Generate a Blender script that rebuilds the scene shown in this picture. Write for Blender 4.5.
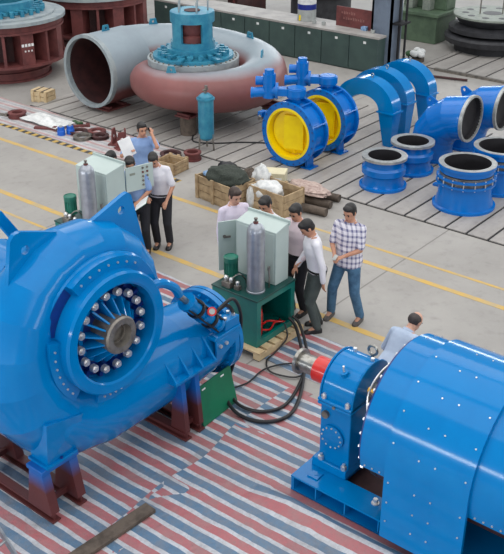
import bpy, bmesh, math, random
from mathutils import Vector, Matrix, noise
random.seed(7)
PI = math.pi
SC = bpy.context.scene
for o in list(bpy.data.objects): bpy.data.objects.remove(o)
COL = SC.collection
# World axes: X runs across the hall (away to the right), Y along the hall (away to the left), Z up, metres.

# ------------------------------------------------------------------ camera, sky, light, exposure
cd = bpy.data.cameras.new('camera'); cam = bpy.data.objects.new('camera', cd); COL.objects.link(cam)
cd.sensor_fit = 'VERTICAL'; cd.sensor_height = 36.0; cd.lens = 930.0/554.0*36.0
cd.clip_end = 300
cam.location = (0, 0, 6.4)
cam.rotation_euler = (math.radians(90-27.6), 0, -math.radians(50.74))
SC.camera = cam

w = bpy.data.worlds.new('hall_daylight'); SC.world = w; w.use_nodes = True
bg = w.node_tree.nodes['Background']
bg.inputs[0].default_value = (0.86, 0.93, 1.0, 1); bg.inputs[1].default_value = 0.40

def area(name, loc, rot, sx, sy, power, col=(1, 1, 1)):
    l = bpy.data.lights.new(name, 'AREA'); l.shape = 'RECTANGLE'; l.size = sx; l.size_y = sy
    l.energy = power; l.color = col
    o = bpy.data.objects.new(name, l); COL.objects.link(o); o.location = loc; o.rotation_euler = rot
    return o
# roof skylights (long strips along the hall) and the daylight window bands of both long sides
area('skylight', (1.0, 8, 12.5), (0, 0, 0), 7.5, 34, 1100, (1, 0.985, 0.96))
area('skylight', (9.5, 9, 12.5), (0, 0, 0), 7.5, 34, 1100, (1, 0.985, 0.96))
area('skylight', (18.0, 10, 12.5), (0, 0, 0), 7.5, 34, 1500, (1, 0.985, 0.96))
area('window_and_fill', (-9, 7, 3.9), (0, -PI/2, 0), 0.8, 26, 1500, (0.95, 0.98, 1))
area('window_and_fill', (8, -13, 5.5), (PI/2, 0, 0), 22, 2.4, 700, (0.95, 0.98, 1))  # added frontal fill for the turbine face, no window known at this end
area('window_and_fill', (36, 14, 5.6), (0, PI/2, 0), 1.6, 44, 2200, (0.95, 0.98, 1))

SC.view_settings.view_transform = 'Standard'; SC.view_settings.look = 'None'
SC.view_settings.gamma = 1.0; SC.view_settings.exposure = 0.15
SC.view_settings.use_curve_mapping = False

# ------------------------------------------------------------------ materials
def srgb(r, g, b):
    f = lambda c: (c/255/12.92) if c/255 <= 0.04045 else ((c/255+0.055)/1.055)**2.4
    return (f(r), f(g), f(b), 1)
def newmat(name):
    m = bpy.data.materials.new(name); m.use_nodes = True
    nt = m.node_tree; return m, nt, nt.nodes['Principled BSDF']
def N(nt, t, **kw):
    n = nt.nodes.new(t)
    for k, v in kw.items(): setattr(n, k, v)
    return n
def coords(nt):
    return N(nt, 'ShaderNodeTexCoord').outputs['Object']
def mixc(nt, fac, a, b):
    n = N(nt, 'ShaderNodeMix', data_type='RGBA')
    for k, v in ((0, fac), (6, a), (7, b)):
        if isinstance(v, (tuple, float, int)): n.inputs[k].default_value = v
        else: nt.links.new(v, n.inputs[k])
    return n.outputs[2]
def ramp(nt, val, p0, p1):
    n = N(nt, 'ShaderNodeMapRange'); n.clamp = True
    nt.links.new(val, n.inputs[0]); n.inputs[1].default_value = p0; n.inputs[2].default_value = p1
    return n.outputs[0]
def noise_tex(nt, vec, scale, detail=4, rough=0.6):
    n = N(nt, 'ShaderNodeTexNoise'); n.inputs['Scale'].default_value = scale
    n.inputs['Detail'].default_value = detail; n.inputs['Roughness'].default_value = rough
    nt.links.new(vec, n.inputs['Vector']); return n.outputs[0]
def sepxyz(nt, vec):
    n = N(nt, 'ShaderNodeSeparateXYZ'); nt.links.new(vec, n.inputs[0]); return n.outputs
def math2(nt, op, a, b=0.0, c=None):
    n = N(nt, 'ShaderNodeMath', operation=op)
    for i, v in enumerate((a, b) if c is None else (a, b, c)):
        if isinstance(v, (int, float)): n.inputs[i].default_value = v
        else: nt.links.new(v, n.inputs[i])
    return n.outputs[0]
def bump(nt, bs, h, s, d=0.01):
    b = N(nt, 'ShaderNodeBump'); b.inputs['Strength'].default_value = s; b.inputs['Distance'].default_value = d
    nt.links.new(h, b.inputs['Height']); nt.links.new(b.outputs[0], bs.inputs['Normal'])

def mat(name, c1, c2=None, rough=0.5, metal=0.0, scale=6, lo=0.4, hi=0.65, coat=0.0, bmp=0.0, spec=0.5):
    """plain paint, cloth, wood ... with a second tone mixed in by noise"""
    m, nt, bs = newmat(name); co = coords(nt)
    n = noise_tex(nt, co, scale)
    if c2 is None: c2 = tuple(int(v*0.88) for v in c1)
    nt.links.new(mixc(nt, ramp(nt, n, lo, hi), srgb(*c1), srgb(*c2)), bs.inputs['Base Color'])
    bs.inputs['Roughness'].default_value = rough; bs.inputs['Metallic'].default_value = metal
    bs.inputs['Coat Weight'].default_value = coat; bs.inputs['Coat Roughness'].default_value = 0.08
    bs.inputs['Specular IOR Level'].default_value = spec
    if bmp: bump(nt, bs, n, bmp)
    return m

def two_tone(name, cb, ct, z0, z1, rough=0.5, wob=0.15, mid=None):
    """one colour below, another above, with an uneven border at height z0..z1 of the object"""
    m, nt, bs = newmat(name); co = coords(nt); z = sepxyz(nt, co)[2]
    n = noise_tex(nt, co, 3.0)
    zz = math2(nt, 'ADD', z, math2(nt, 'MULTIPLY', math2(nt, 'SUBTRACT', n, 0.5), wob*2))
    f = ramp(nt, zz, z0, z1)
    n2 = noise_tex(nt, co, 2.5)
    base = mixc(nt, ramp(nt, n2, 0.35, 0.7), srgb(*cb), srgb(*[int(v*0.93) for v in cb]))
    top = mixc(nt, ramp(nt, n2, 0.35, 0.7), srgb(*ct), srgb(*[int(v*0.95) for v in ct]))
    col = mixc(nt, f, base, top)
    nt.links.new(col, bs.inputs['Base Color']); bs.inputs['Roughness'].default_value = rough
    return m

M = {}
M['blue'] = mat('blue_gloss_paint', (0, 118, 184), (0, 110, 175), 0.13, 0, 1.5, coat=0.0, spec=0.28)
M['blue_valve'] = mat('blue_enamel', (0, 108, 192), (0, 100, 182), 0.2, 0, 2.0, coat=0.0, spec=0.45)
M['blue_dark'] = mat('dark_blue_paint', (10, 46, 120), (8, 38, 104), 0.35, 0, 4)
M['dust_teal'] = mat('dusty_teal_paint', (30, 112, 142), (56, 136, 160), 0.4, 0, 5)
M['steel'] = mat('bare_steel', (170, 168, 162), (130, 126, 120), 0.3, 0.9, 12)
M['chrome'] = mat('bright_steel', (232, 230, 228), (205, 204, 204), 0.3, 0.75, 20)
M['iron'] = mat('dull_iron', (140, 134, 126), (104, 100, 96), 0.42, 0.6, 10)
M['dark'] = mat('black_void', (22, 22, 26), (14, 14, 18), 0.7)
M['inside'] = mat('dark_bare_inside', (34, 32, 36), (24, 22, 26), 0.6)
M['rust'] = mat('red_brown_primer', (112, 58, 56), (88, 44, 44), 0.65, 0, 4, bmp=0.05)
M['rust_dark'] = mat('dark_red_brown_primer', (70, 36, 36), (50, 26, 28), 0.65, 0, 4)
M['rust_letter'] = mat('faint_chalk', (150, 104, 98), (134, 88, 84), 0.8)
M['red'] = mat('red_paint', (206, 38, 32), (190, 30, 28), 0.3, 0, 5, coat=0.3)
M['yellow'] = mat('yellow_paint', (252, 222, 0), (244, 210, 0), 0.35, 0, 4)
M['rubber'] = mat('black_rubber', (24, 24, 28), (18, 18, 20), 0.45)
M['teal'] = mat('teal_green_paint', (0, 112, 104), (0, 100, 94), 0.32, 0, 3, coat=0.15)
M['teal_dark'] = mat('dark_teal_paint', (0, 66, 62), (0, 58, 54), 0.35, 0, 3)
M['pump_green'] = mat('green_paint', (38, 120, 100), (30, 104, 88), 0.35, 0, 6)
M['cabinet'] = mat('pale_grey_green_enamel', (178, 192, 188), (170, 184, 181), 0.42, 0, 1.5)
M['bottle'] = mat('silver_paint', (166, 170, 178), (148, 152, 160), 0.34, 0.55, 7)
M['plate_green'] = mat('dark_green_paint', (12, 112, 78), (10, 100, 70), 0.45, 0, 3)
M['wood'] = mat('raw_pine', (180, 156, 122), (150, 126, 96), 0.75, 0, 7, bmp=0.1)
M['wood_new'] = mat('pale_new_pine', (206, 184, 146), (186, 160, 122), 0.7, 0, 8, bmp=0.1)
M['wood_old'] = mat('weathered_timber', (96, 84, 74), (70, 60, 52), 0.8, 0, 9, bmp=0.2)
M['wall_green'] = mat('dark_green_enamel', (64, 84, 80), (54, 72, 70), 0.55, 0, 2)
M['wall_cap'] = mat('grey_cast_top', (168, 164, 160), (146, 142, 140), 0.6, 0, 3)
M['column'] = mat('grey_blue_steel_paint', (104, 116, 132), (88, 98, 114), 0.6, 0, 3)
M['machine_green'] = mat('machine_green_paint', (88, 108, 86), (72, 90, 72), 0.5, 0, 3)
M['plastic_white'] = mat('white_sheet', (222, 222, 220), (196, 198, 198), 0.6, 0, 10, bmp=0.2)
M['paper'] = mat('white_paper', (238, 238, 238), (228, 228, 230), 0.7)
M['net'] = mat('dark_green_netting', (62, 68, 60), (40, 46, 42), 0.9, 0, 40, bmp=0.5)
M['cloth_blue'] = mat('pale_blue_cloth', (150, 176, 204), (90, 130, 176), 0.8, 0, 16)
M['sack'] = mat('pinkish_sacking', (188, 168, 158), (150, 126, 120), 0.9, 0, 14, bmp=0.3)
M['carton'] = mat('cream_cardboard', (216, 208, 178), (204, 194, 164), 0.8, 0, 5)
M['label_white'] = mat('white_marking', (228, 228, 226), (220, 220, 220), 0.7)
M['copper'] = mat('brass', (190, 150, 70), (170, 130, 60), 0.35, 0.8, 10)
M['grey_flange'] = mat('bare_machined_rim', (176, 178, 176), (150, 152, 152), 0.4, 0.5, 12)
M['ochre'] = mat('floor_marking_paint', (200, 164, 88), (176, 158, 124), 0.75, 0, 4, 0.40, 0.66)
M['cups'] = mat('bright_blue_plastic', (24, 96, 196), (20, 84, 180), 0.35)
M['plant'] = mat('green_leaf', (70, 104, 66), (50, 82, 50), 0.7, 0, 20)
M['aluminium'] = mat('aluminium', (166, 170, 174), (140, 144, 150), 0.35, 0.8, 10)
M['drum_blue'] = mat('deep_blue_paint', (20, 40, 130), (16, 32, 110), 0.4)
M['drum_grey'] = mat('pale_grey_paint', (170, 174, 172), (150, 152, 150), 0.5)
M['dust_grey'] = mat('dusty_grey_primer', (150, 158, 160), (128, 138, 144), 0.55, 0, 5)
M['casing'] = two_tone('casing_red_grey', (132, 80, 78), (140, 152, 160), 1.22, 1.38, 0.42, 0.03)  # red-brown below, grey above, blended by object height; the pipe likewise
M['casing_pipe'] = two_tone('pipe_red_grey', (120, 62, 60), (140, 152, 160), 0.50, 0.72, 0.42, 0.08)
M['stand'] = two_tone('stand_primer_with_blue_overspray', (88, 40, 40), (4, 92, 170), 0.34, 0.54, 0.5, 0.04)
M['disc_dark'] = mat('dark_dusty_casting', (50, 50, 54), (34, 34, 38), 0.6, 0, 6)
M['disc_top'] = mat('pale_green_grey_casting', (140, 146, 136), (116, 124, 116), 0.6, 0, 6)

# concrete floor: mottled grey, a cast joint, darker stained patches
def floor_mat():
    m, nt, bs = newmat('worn_concrete'); co = coords(nt); x, y, z = sepxyz(nt, co)
    n1 = noise_tex(nt, co, 0.55, 6, 0.6); n2 = noise_tex(nt, co, 5.0, 6, 0.7); n3 = noise_tex(nt, co, 40, 3)
    c = mixc(nt, ramp(nt, n1, 0.3, 0.7), srgb(166, 162, 157), srgb(144, 140, 136))
    c = mixc(nt, math2(nt, 'MULTIPLY', ramp(nt, n2, 0.52, 0.72), 0.35), c, srgb(112, 108, 105))
    c = mixc(nt, math2(nt, 'MULTIPLY', ramp(nt, n3, 0.55, 0.8), 0.25), c, srgb(182, 178, 172))
    jy = math2(nt, 'ABSOLUTE', math2(nt, 'SUBTRACT', math2(nt, 'PINGPONG', math2(nt, 'SUBTRACT', y, 6.30), 2.6), 0.0))
    j = math2(nt, 'LESS_THAN', jy, 0.013)
    c = mixc(nt, math2(nt, 'MULTIPLY', j, 0.6), c, srgb(96, 92, 88))
    nt.links.new(c, bs.inputs['Base Color']); bs.inputs['Roughness'].default_value = 0.62
    bump(nt, bs, n2, 0.08); return m
M['floor'] = floor_mat()
def plate_mat():
    m, nt, bs = newmat('worn_cast_iron_plate'); co = coords(nt)
    mp = N(nt, 'ShaderNodeMapping'); mp.inputs['Scale'].default_value = (0.5, 3, 1); nt.links.new(co, mp.inputs[0])
    n1 = noise_tex(nt, mp.outputs[0], 1.2, 6, 0.65); n2 = noise_tex(nt, co, 9.0, 5)
    c = mixc(nt, ramp(nt, n1, 0.3, 0.7), srgb(172, 167, 162), srgb(146, 141, 137))
    c = mixc(nt, math2(nt, 'MULTIPLY', ramp(nt, n2, 0.5, 0.75), 0.35), c, srgb(116, 110, 106))
    nt.links.new(c, bs.inputs['Base Color']); bs.inputs['Roughness'].default_value = 0.55; return m
M['tplate'] = plate_mat()

def stripe_mat(name, cols, period, axis=0, wob=0.012, dirt=0.5):
    """woven plastic sheet with coloured stripes; cols = list of (width fraction, colour)"""
    m, nt, bs = newmat(name); co = coords(nt); s = sepxyz(nt, co)
    n = noise_tex(nt, co, 2.2, 3)
    v = math2(nt, 'ADD', s[axis], math2(nt, 'MULTIPLY', math2(nt, 'SUBTRACT', n, 0.5), wob*2))
    fr = math2(nt, 'FRACT', math2(nt, 'DIVIDE', v, period))
    r = N(nt, 'ShaderNodeValToRGB'); r.color_ramp.interpolation = 'CONSTANT'
    el = r.color_ramp.elements; t = 0
    for i, (wd, c) in enumerate(cols):
        if i < 2: e = el[i]; e.position = t
        else: e = el.new(t)
        e.color = srgb(*c); t += wd
    nt.links.new(fr, r.inputs[0])
    n2 = noise_tex(nt, co, 4.5, 6, 0.7)
    c = mixc(nt, math2(nt, 'MULTIPLY', ramp(nt, n2, 0.42, 0.75), dirt), r.outputs[0], srgb(134, 128, 126))
    nt.links.new(c, bs.inputs['Base Color']); bs.inputs['Roughness'].default_value = 0.42
    n4 = noise_tex(nt, co, 26.0, 4, 0.75); c = mixc(nt, math2(nt, 'MULTIPLY', ramp(nt, n4, 0.45, 0.75), dirt*0.7), c, srgb(112, 108, 110))
    n5 = noise_tex(nt, co, 1.1, 4, 0.6); c = mixc(nt, math2(nt, 'MULTIPLY', ramp(nt, n5, 0.50, 0.75), dirt*0.7), c, srgb(120, 116, 112))
    nt.links.new(c, bs.inputs['Base Color'])
    n3 = noise_tex(nt, co, 7.0, 5, 0.65); bump(nt, bs, n3, 0.7, 0.03)
    return m
STR = [(0.34, (172, 100, 104)), (0.17, (192, 194, 200)), (0.33, (86, 118, 146)), (0.16, (192, 194, 200))]
M['tarp'] = stripe_mat('striped_woven_sheet', STR, 0.30, 0, 0.022, 0.55)
M['tarp_pink'] = stripe_mat('faded_striped_sheet', [(0.22, (190, 150, 150)), (0.33, (196, 192, 192)), (0.15, (168, 172, 180)), (0.30, (196, 194, 194))], 0.26, 0, 0.02, 0.6)
M['hazard'] = stripe_mat('black_yellow_stripes', [(0.5, (44, 42, 40)), (0.5, (196, 160, 70))], 0.22, 1, 0.0, 0.3)

def plaid_mat():
    m, nt, bs = newmat('plaid_cotton'); co = coords(nt); s = sepxyz(nt, co)
    def band(v, per, wdt):
        return math2(nt, 'LESS_THAN', math2(nt, 'FRACT', math2(nt, 'DIVIDE', v, per)), wdt)
    a = band(math2(nt, 'ADD', s[0], s[1]), 0.075, 0.4); b = band(s[2], 0.075, 0.4)
    f = math2(nt, 'MULTIPLY', math2(nt, 'ADD', a, b), 0.5)
    c = mixc(nt, f, srgb(224, 220, 228), srgb(104, 104, 140))
    nt.links.new(c, bs.inputs['Base Color']); bs.inputs['Roughness'].default_value = 0.85; return m
M['plaid'] = plaid_mat()
M['skin'] = mat('skin', (188, 138, 112), (176, 124, 100), 0.55, 0, 8)
M['skin_fair'] = mat('fair_skin', (204, 158, 136), (190, 142, 122), 0.55, 0, 8)
M['hair'] = mat('black_hair', (26, 22, 22), (16, 14, 14), 0.5, 0, 30, bmp=0.3)
M['hair_brown'] = mat('brown_hair', (58, 40, 32), (44, 30, 24), 0.5, 0, 30, bmp=0.3)
M['hair_grey'] = mat('dark_greying_hair', (64, 56, 54), (46, 40, 40), 0.6, 0, 30, bmp=0.3)
M['shirt_white'] = mat('white_cotton', (226, 224, 230), (212, 210, 218), 0.85, 0, 5)
M['shirt_lilac'] = mat('lilac_white_cotton', (220, 210, 226), (206, 196, 214), 0.85, 0, 5)
M['shirt_pink'] = mat('pale_pink_cotton', (218, 200, 206), (204, 186, 194), 0.85, 0, 5)
M['shirt_blue'] = mat('light_blue_cotton', (140, 168, 212), (124, 152, 198), 0.85, 0, 5)
M['shirt_grey'] = mat('pale_blue_grey_jersey', (182, 196, 216), (168, 182, 204), 0.85, 0, 5)
M['trousers_black'] = mat('black_trousers', (34, 34, 42), (26, 26, 32), 0.85, 0, 6)
M['trousers_green'] = mat('grey_green_trousers', (70, 78, 76), (58, 66, 66), 0.85, 0, 6)
M['jeans'] = mat('blue_denim', (74, 112, 142), (52, 86, 116), 0.85, 0, 9)
M['shoe_black'] = mat('black_leather', (26, 24, 26), (20, 18, 20), 0.4)
M['shoe_grey'] = mat('grey_brown_trainer', (92, 86, 82), (70, 64, 62), 0.7)
M['eye'] = mat('dark_eye', (24, 18, 16), (18, 14, 12), 0.3)
M['lip'] = mat('lip', (150, 92, 84), (140, 84, 78), 0.5)

# ------------------------------------------------------------------ mesh helpers
def frame_from(d):
    d = Vector(d).normalized()
    a = Vector((0, 0, 1)) if abs(d.z) < 0.95 else Vector((0, 1, 0))
    u = a.cross(d).normalized(); v = d.cross(u); return d, u, v
AX = {'Z': (Vector((1, 0, 0)), Vector((0, 1, 0)), Vector((0, 0, 1))),
      'Y': (Vector((1, 0, 0)), Vector((0, 0, 1)), Vector((0, 1, 0))),
      'X': (Vector((0, 1, 0)), Vector((0, 0, 1)), Vector((1, 0, 0)))}

class MB:
    def __init__(s): s.bm = bmesh.new()
    def loft(s, rings, close=False, cap=(True, True)):
        vs = [[s.bm.verts.new(p) for p in r] for r in rings]
        n = len(vs[0]); m = len(vs)
        for i in range(m if close else m-1):
            a, b = vs[i], vs[(i+1) % m]
            for k in range(n):
                k2 = (k+1) % n
                try: s.bm.faces.new((a[k], a[k2], b[k2], b[k]))
                except ValueError: pass
        if not close:
            if cap[0]: s.bm.faces.new(vs[0][::-1])
            if cap[1]: s.bm.faces.new(vs[-1])
        return vs
    def box(s, x0, x1, y0, y1, z0, z1, top=1.0, rot=None):
        cx, cy = (x0+x1)/2, (y0+y1)/2; r = []
        for z, k in ((z0, 1.0), (z1, top)):
            r.append([Vector((cx+(x-cx)*k, cy+(y-cy)*k, z)) for x, y in ((x0, y0), (x1, y0), (x1, y1), (x0, y1))])
        if rot:
            Rm = Matrix.Rotation(rot, 3, 'Z'); c = Vector((cx, cy, 0))
            r = [[Rm @ (p-c)+c for p in q] for q in r]
        s.loft(r); return s
    def obox(s, c, u, v, w_, a, b, d):
        """box centred c, half sizes a, b, d along unit axes u, v, w_"""
        c, u, v, w_ = map(Vector, (c, u, v, w_)); r = []
        for k in (-1, 1):
            r.append([c+w_*d*k+u*a*i+v*b*j for i, j in ((-1, -1), (1, -1), (1, 1), (-1, 1))])
        s.loft(r); return s
    def cyl(s, p0, p1, r0, r1=None, n=20, cap=(True, True)):
        r1 = r0 if r1 is None else r1; p0, p1 = Vector(p0), Vector(p1)
        d, u, v = frame_from(p1-p0)
        s.loft([[p+(u*math.cos(2*PI*k/n)+v*math.sin(2*PI*k/n))*r for k in range(n)] for p, r in ((p0, r0), (p1, r1))], cap=cap)
        return s
    def lathe(s, prof, o=(0, 0, 0), axis='Z', n=40, close=False, a0=0.0, a1=None, cap=(True, True)):
        """prof: (radius, height along axis); close=True makes a closed ring section; a0,a1 a sector"""
        e1, e2, e3 = AX[axis]; o = Vector(o)
        if a1 is None:
            rings = [[o+(e1*math.cos(2*PI*k/n)+e2*math.sin(2*PI*k/n))*max(r, 1e-4)+e3*h for k in range(n)] for r, h in prof]
            s.loft(rings, close=close, cap=cap)
        else:
            rings = []
            for k in range(n+1):
                t = a0+(a1-a0)*k/n
                rings.append([o+(e1*math.cos(t)+e2*math.sin(t))*r+e3*h for r, h in prof])
            s.loft(rings)
        return s
    def ring(s, r0, r1, h0, h1, o=(0, 0, 0), axis='Z', n=40):
        return s.lathe([(r1, h0), (r1, h1), (r0, h1), (r0, h0)], o, axis, n, close=True)
    def tube(s, pts, r, n=8, smooth=6):
        P = [Vector(p) for p in pts]
        if smooth and len(P) > 2:
            Q = []
            for i in range(len(P)-1):
                a = P[max(i-1, 0)]; b = P[i]; c = P[i+1]; d = P[min(i+2, len(P)-1)]
                for k in range(smooth):
                    t = k/smooth
                    Q.append(0.5*((2*b)+(c-a)*t+(2*a-5*b+4*c-d)*t*t+(3*b-a-3*c+d)*t**3))
            Q.append(P[-1]); P = Q
        rings = []; u = None
        for i, p in enumerate(P):
            d = (P[min(i+1, len(P)-1)]-P[max(i-1, 0)]).normalized()
            if u is None: _, u, v = frame_from(d)
            u = (u-d*u.dot(d)).normalized(); v = d.cross(u)
            rr = r(i/(len(P)-1)) if callable(r) else r
            rings.append([p+(u*math.cos(2*PI*k/n)+v*math.sin(2*PI*k/n))*rr for k in range(n)])
        s.loft(rings); return s
    def prism(s, poly, off):
        off = Vector(off); a = [Vector(p) for p in poly]
        s.loft([a, [p+off for p in a]]); return s
    def plate(s, outer, holes, o, u, v, t):
        """flat plate with round holes: outer [(a,b)], holes [(a,b,r)], thickness along u x v"""
        o, u, v = Vector(o), Vector(u), Vector(v); nrm = u.cross(v).normalized()
        loops = [outer]+[[(a+r*math.cos(2*PI*k/14), b+r*math.sin(2*PI*k/14)) for k in range(14)] for a, b, r in holes]
        lo, hi = [], []
        for sgn, store in ((-0.5, lo), (0.5, hi)):
            ed = []
            for L in loops:
                vs = [s.bm.verts.new(o+u*a+v*b+nrm*t*sgn) for a, b in L]; store.append(vs)
                ed += [s.bm.edges.new((vs[k], vs[(k+1) % len(vs)])) for k in range(len(vs))]
            bmesh.ops.triangle_fill(s.bm, use_beauty=True, edges=ed)
        for A, B in zip(lo, hi):
            for k in range(len(A)):
                k2 = (k+1) % len(A); s.bm.faces.new((A[k], A[k2], B[k2], B[k]))
        return s
    def sphere(s, c, r, n=16, m=10):
        r = (r, r, r) if isinstance(r, (int, float)) else r; c = Vector(c)
        rings = []
        for i in range(m+1):
            t = -PI/2+PI*i/m; k = max(math.cos(t), 1e-3)
            rings.append([c+Vector((r[0]*k*math.cos(2*PI*j/n), r[1]*k*math.sin(2*PI*j/n), r[2]*math.sin(t))) for j in range(n)])
        s.loft(rings); return s
    def bolt_ring(s, o, axis, R, n, r, h0, h1, a0=0.0, a1=2*PI, seg=6):
        e1, e2, e3 = AX[axis]; o = Vector(o)
        for k in range(n):
            t = a0+(a1-a0)*k/(n if abs(a1-a0-2*PI) < 1e-6 else max(n-1, 1))
            c = o+(e1*math.cos(t)+e2*math.sin(t))*R
            s.cyl(c+e3*h0, c+e3*h1, r, n=seg)
        return s
    def capsule(s, a, b, ra, rb, n=12, m=4):
        a, b = Vector(a), Vector(b); d, u, v = frame_from(b-a); rings = []
        for i in range(m+1):
            t = -PI/2+PI/2*i/m; k = max(math.cos(t), 0.02)
            rings.append([a+d*ra*math.sin(t)+(u*math.cos(2*PI*j/n)+v*math.sin(2*PI*j/n))*ra*k for j in range(n)])
        for i in range(m+1):
            t = PI/2*i/m; k = max(math.cos(t), 0.02)
            rings.append([b+d*rb*math.sin(t)+(u*math.cos(2*PI*j/n)+v*math.sin(2*PI*j/n))*rb*k for j in range(n)])
        s.loft(rings); return s
    def grid(s, fn, nu, nv, thick=0.0):
        for dz in ((0,) if not thick else (0, -thick)):
            V = [[s.bm.verts.new(Vector(fn(i/nu, j/nv))+Vector((0, 0, dz))) for j in range(nv+1)] for i in range(nu+1)]
            for i in range(nu):
                for j in range(nv): s.bm.faces.new((V[i][j], V[i+1][j], V[i+1][j+1], V[i][j+1]))
            if thick and dz == 0: top = V
        if thick:
            bd = lambda Q: [Q[i][0] for i in range(nu+1)]+[Q[nu][j] for j in range(1, nv+1)]+[Q[i][nv] for i in range(nu-1, -1, -1)]+[Q[0][j] for j in range(nv-1, 0, -1)]
            A, B = bd(top), bd(V)
            for k in range(len(A)):
                k2 = (k+1) % len(A); s.bm.faces.new((A[k], A[k2], B[k2], B[k]))
        return s
    def build(s, name, m, parent=None, ang=35, bevel=0.0, rec=True):
        me = bpy.data.meshes.new(name)
        if rec: bmesh.ops.recalc_face_normals(s.bm, faces=s.bm.faces)
        s.bm.to_mesh(me); s.bm.free()
        if ang:
            me.shade_smooth(); me.set_sharp_from_angle(angle=math.radians(ang))
        me.materials.append(m)
        o = bpy.data.objects.new(name, me); COL.objects.link(o)
        if parent is not None: o.parent = parent
        if bevel:
            b = o.modifiers.new('bevel', 'BEVEL'); b.width = bevel; b.segments = 2; b.limit_method = 'ANGLE'; b.angle_limit = math.radians(40)
        return o

def tag(o, label, cat, group=None):
    o['label'] = label; o['category'] = cat
    if group: o['group'] = group
    return o
def thing(name, label, cat, loc=(0, 0, 0), rz=0.0, group=None):
    o = bpy.data.objects.new(name, None); COL.objects.link(o); o.empty_display_size = 0.1
    o.location = loc; o.rotation_euler = (0, 0, rz); return tag(o, label, cat, group)
def struct(o): o['kind'] = 'structure'; return o
def dup(root, loc, rz=None, label=None):
    def rec(o, par):
        c = o.copy(); COL.objects.link(c)
        if par is not None: c.parent = par
        for ch in list(o.children): rec(ch, c)
        return c
    r = rec(root, None); r.location = loc
    if rz is not None: r.rotation_euler = (0, 0, rz)
    if label: r['label'] = label
    return r

# ------------------------------------------------------------------ setting
m = MB(); m.box(-14, 44, -14, 40, -0.3, 0.0); struct(m.build('floor', M['floor'], ang=0))
def marking(x, y0, y1, wd, k):
    m = MB(); m.box(x-wd/2, x+wd/2, y0, y1, 0.0, 0.003); struct(m.build('trim_%d' % k, M['ochre'], ang=0))
marking(9.2, -4, 22, 0.11, 1); marking(10.97, -4, 22, 0.10, 2); marking(8.66, 9.6, 20, 0.06, 3); marking(11.48, 1, 9.6, 0.06, 4)
# slotted cast iron floor plates
def slot_plates(name, x0, x1, ys, gap, ya, yb):
    b = MB(); b.box(x0-0.015, x1+0.015, ya-0.015, yb+0.015, 0.0, 0.008); p = struct(b.build(name, M['dark'], ang=0))
    s = MB(); e = [ya]+[y for y in ys if ya < y < yb]+[yb]
    for a, c in zip(e[:-1], e[1:]):
        s.box(x0, x1, a+gap/2, c-gap/2, 0.004, 0.026)
    s.build('floor_strip', M['tplate'], p, ang=0)
slot_plates('floor_plate', 12.84, 17.7, [9.08+0.386*k for k in range(-60, 40)], 0.045, -6.0, 17.05)
slot_plates('floor_plate', 21.5, 26.5, [9.5+0.55*k for k in range(-60, 40)], 0.06, -2.0, 11.9)
m = MB(); m.box(11.52, 11.64, 11.2, 16.6, 0.0, 0.006); struct(m.build('trim_5', M['hazard'], ang=0))

# steel column
c = MB()
c.box(20.45, 20.95, 12.2, 12.26, 0, 9); c.box(20.45, 20.95, 12.74, 12.80, 0, 9)
c.box(20.62, 20.78, 12.26, 12.74, 0, 9)
c.box(20.45, 20.5, 12.2, 12.8, 0, 9)
col = struct(c.build('column', M['column'], ang=0))
m = MB(); m.cyl((20.7, 12.12, 0), (20.7, 12.12, 8.5), 0.035); m.cyl((20.85, 12.02, 0), (20.85, 12.02, 8.5), 0.03)
for z in (1.2, 2.2, 3.4): m.box(20.5, 20.95, 11.95, 12.2, z, z+0.05)
m.build('conduit', M['dark'], col)

# ------------------------------------------------------------------ tarpaulins
def sheet(name, label, x0, x1, y0, y1, z, m, seed, amp=0.016, rz=0.0, nu=90, nv=120, fold=0.0):
    cx, cy = (x0+x1)/2, (y0+y1)/2; dx, dy = x1-x0, y1-y0
    def fn(a, b):
        x = (a-0.5)*dx; y = (b-0.5)*dy
        q = Vector((x*1.3+seed, y*1.3, seed)); flat = 0.0 if (fold and x+cx > 5.97 and y+cy < 4.6) else 1.0
        h = noise.noise(q)*0.5+noise.noise(q*3.1)*0.35+1.3*max(0, 0.5-abs(noise.noise(Vector((x*1.7+seed, y*0.8, seed*2))))*7)
        ex = noise.noise(Vector((seed, y*1.4, 3)))*0.09; ey = noise.noise(Vector((x*1.4, seed, 5)))*0.10
        wx, wy = x+cx, y+cy
        if fold and wy < 4.75: t_ = max(0.0, 1-abs(wx-5.86)/0.26); h += fold*t_*t_*(3-2*t_)*min(1.0, (4.75-wy)/0.5)/amp
        return (x+ex*(2*a-1), y+ey*(2*b-1), max(0.0, h*amp*flat)+0.004)
    o = MB().grid(fn, nu, nv, 0.004).build(name, m, ang=60)
    o.location = (cx, cy, z); o.rotation_euler = (0, 0, rz)
    return tag(o, label, 'tarpaulin')
sheet('tarpaulin', 'red, white and blue striped sheet under the spiral casing, reaching to the lower left corner', 2.0, 7.55, 5.2, 10.4, 0.002, M['tarp'], 1.7, rz=0.02)
sheet('tarpaulin', 'red, white and blue striped sheet in front of and under the generator base', 2.0, 7.6, 0.2, 5.50, 0.010, M['tarp'], 6.2, rz=0.03, fold=0.10)
sheet('tarpaulin', 'striped strip of sheet beneath the wooden pallet of the middle hydraulic unit', 7.82, 8.72, 2.6, 9.0, 0.002, M['tarp'], 9.9, amp=0.006, nu=20)
sheet('tarpaulin', 'faded pink and white striped sheet with loose parts on it, at the far left', 11.64, 12.80, 12.3, 19.4, 0.004, M['tarp_pink'], 4.4, nu=30)

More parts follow.
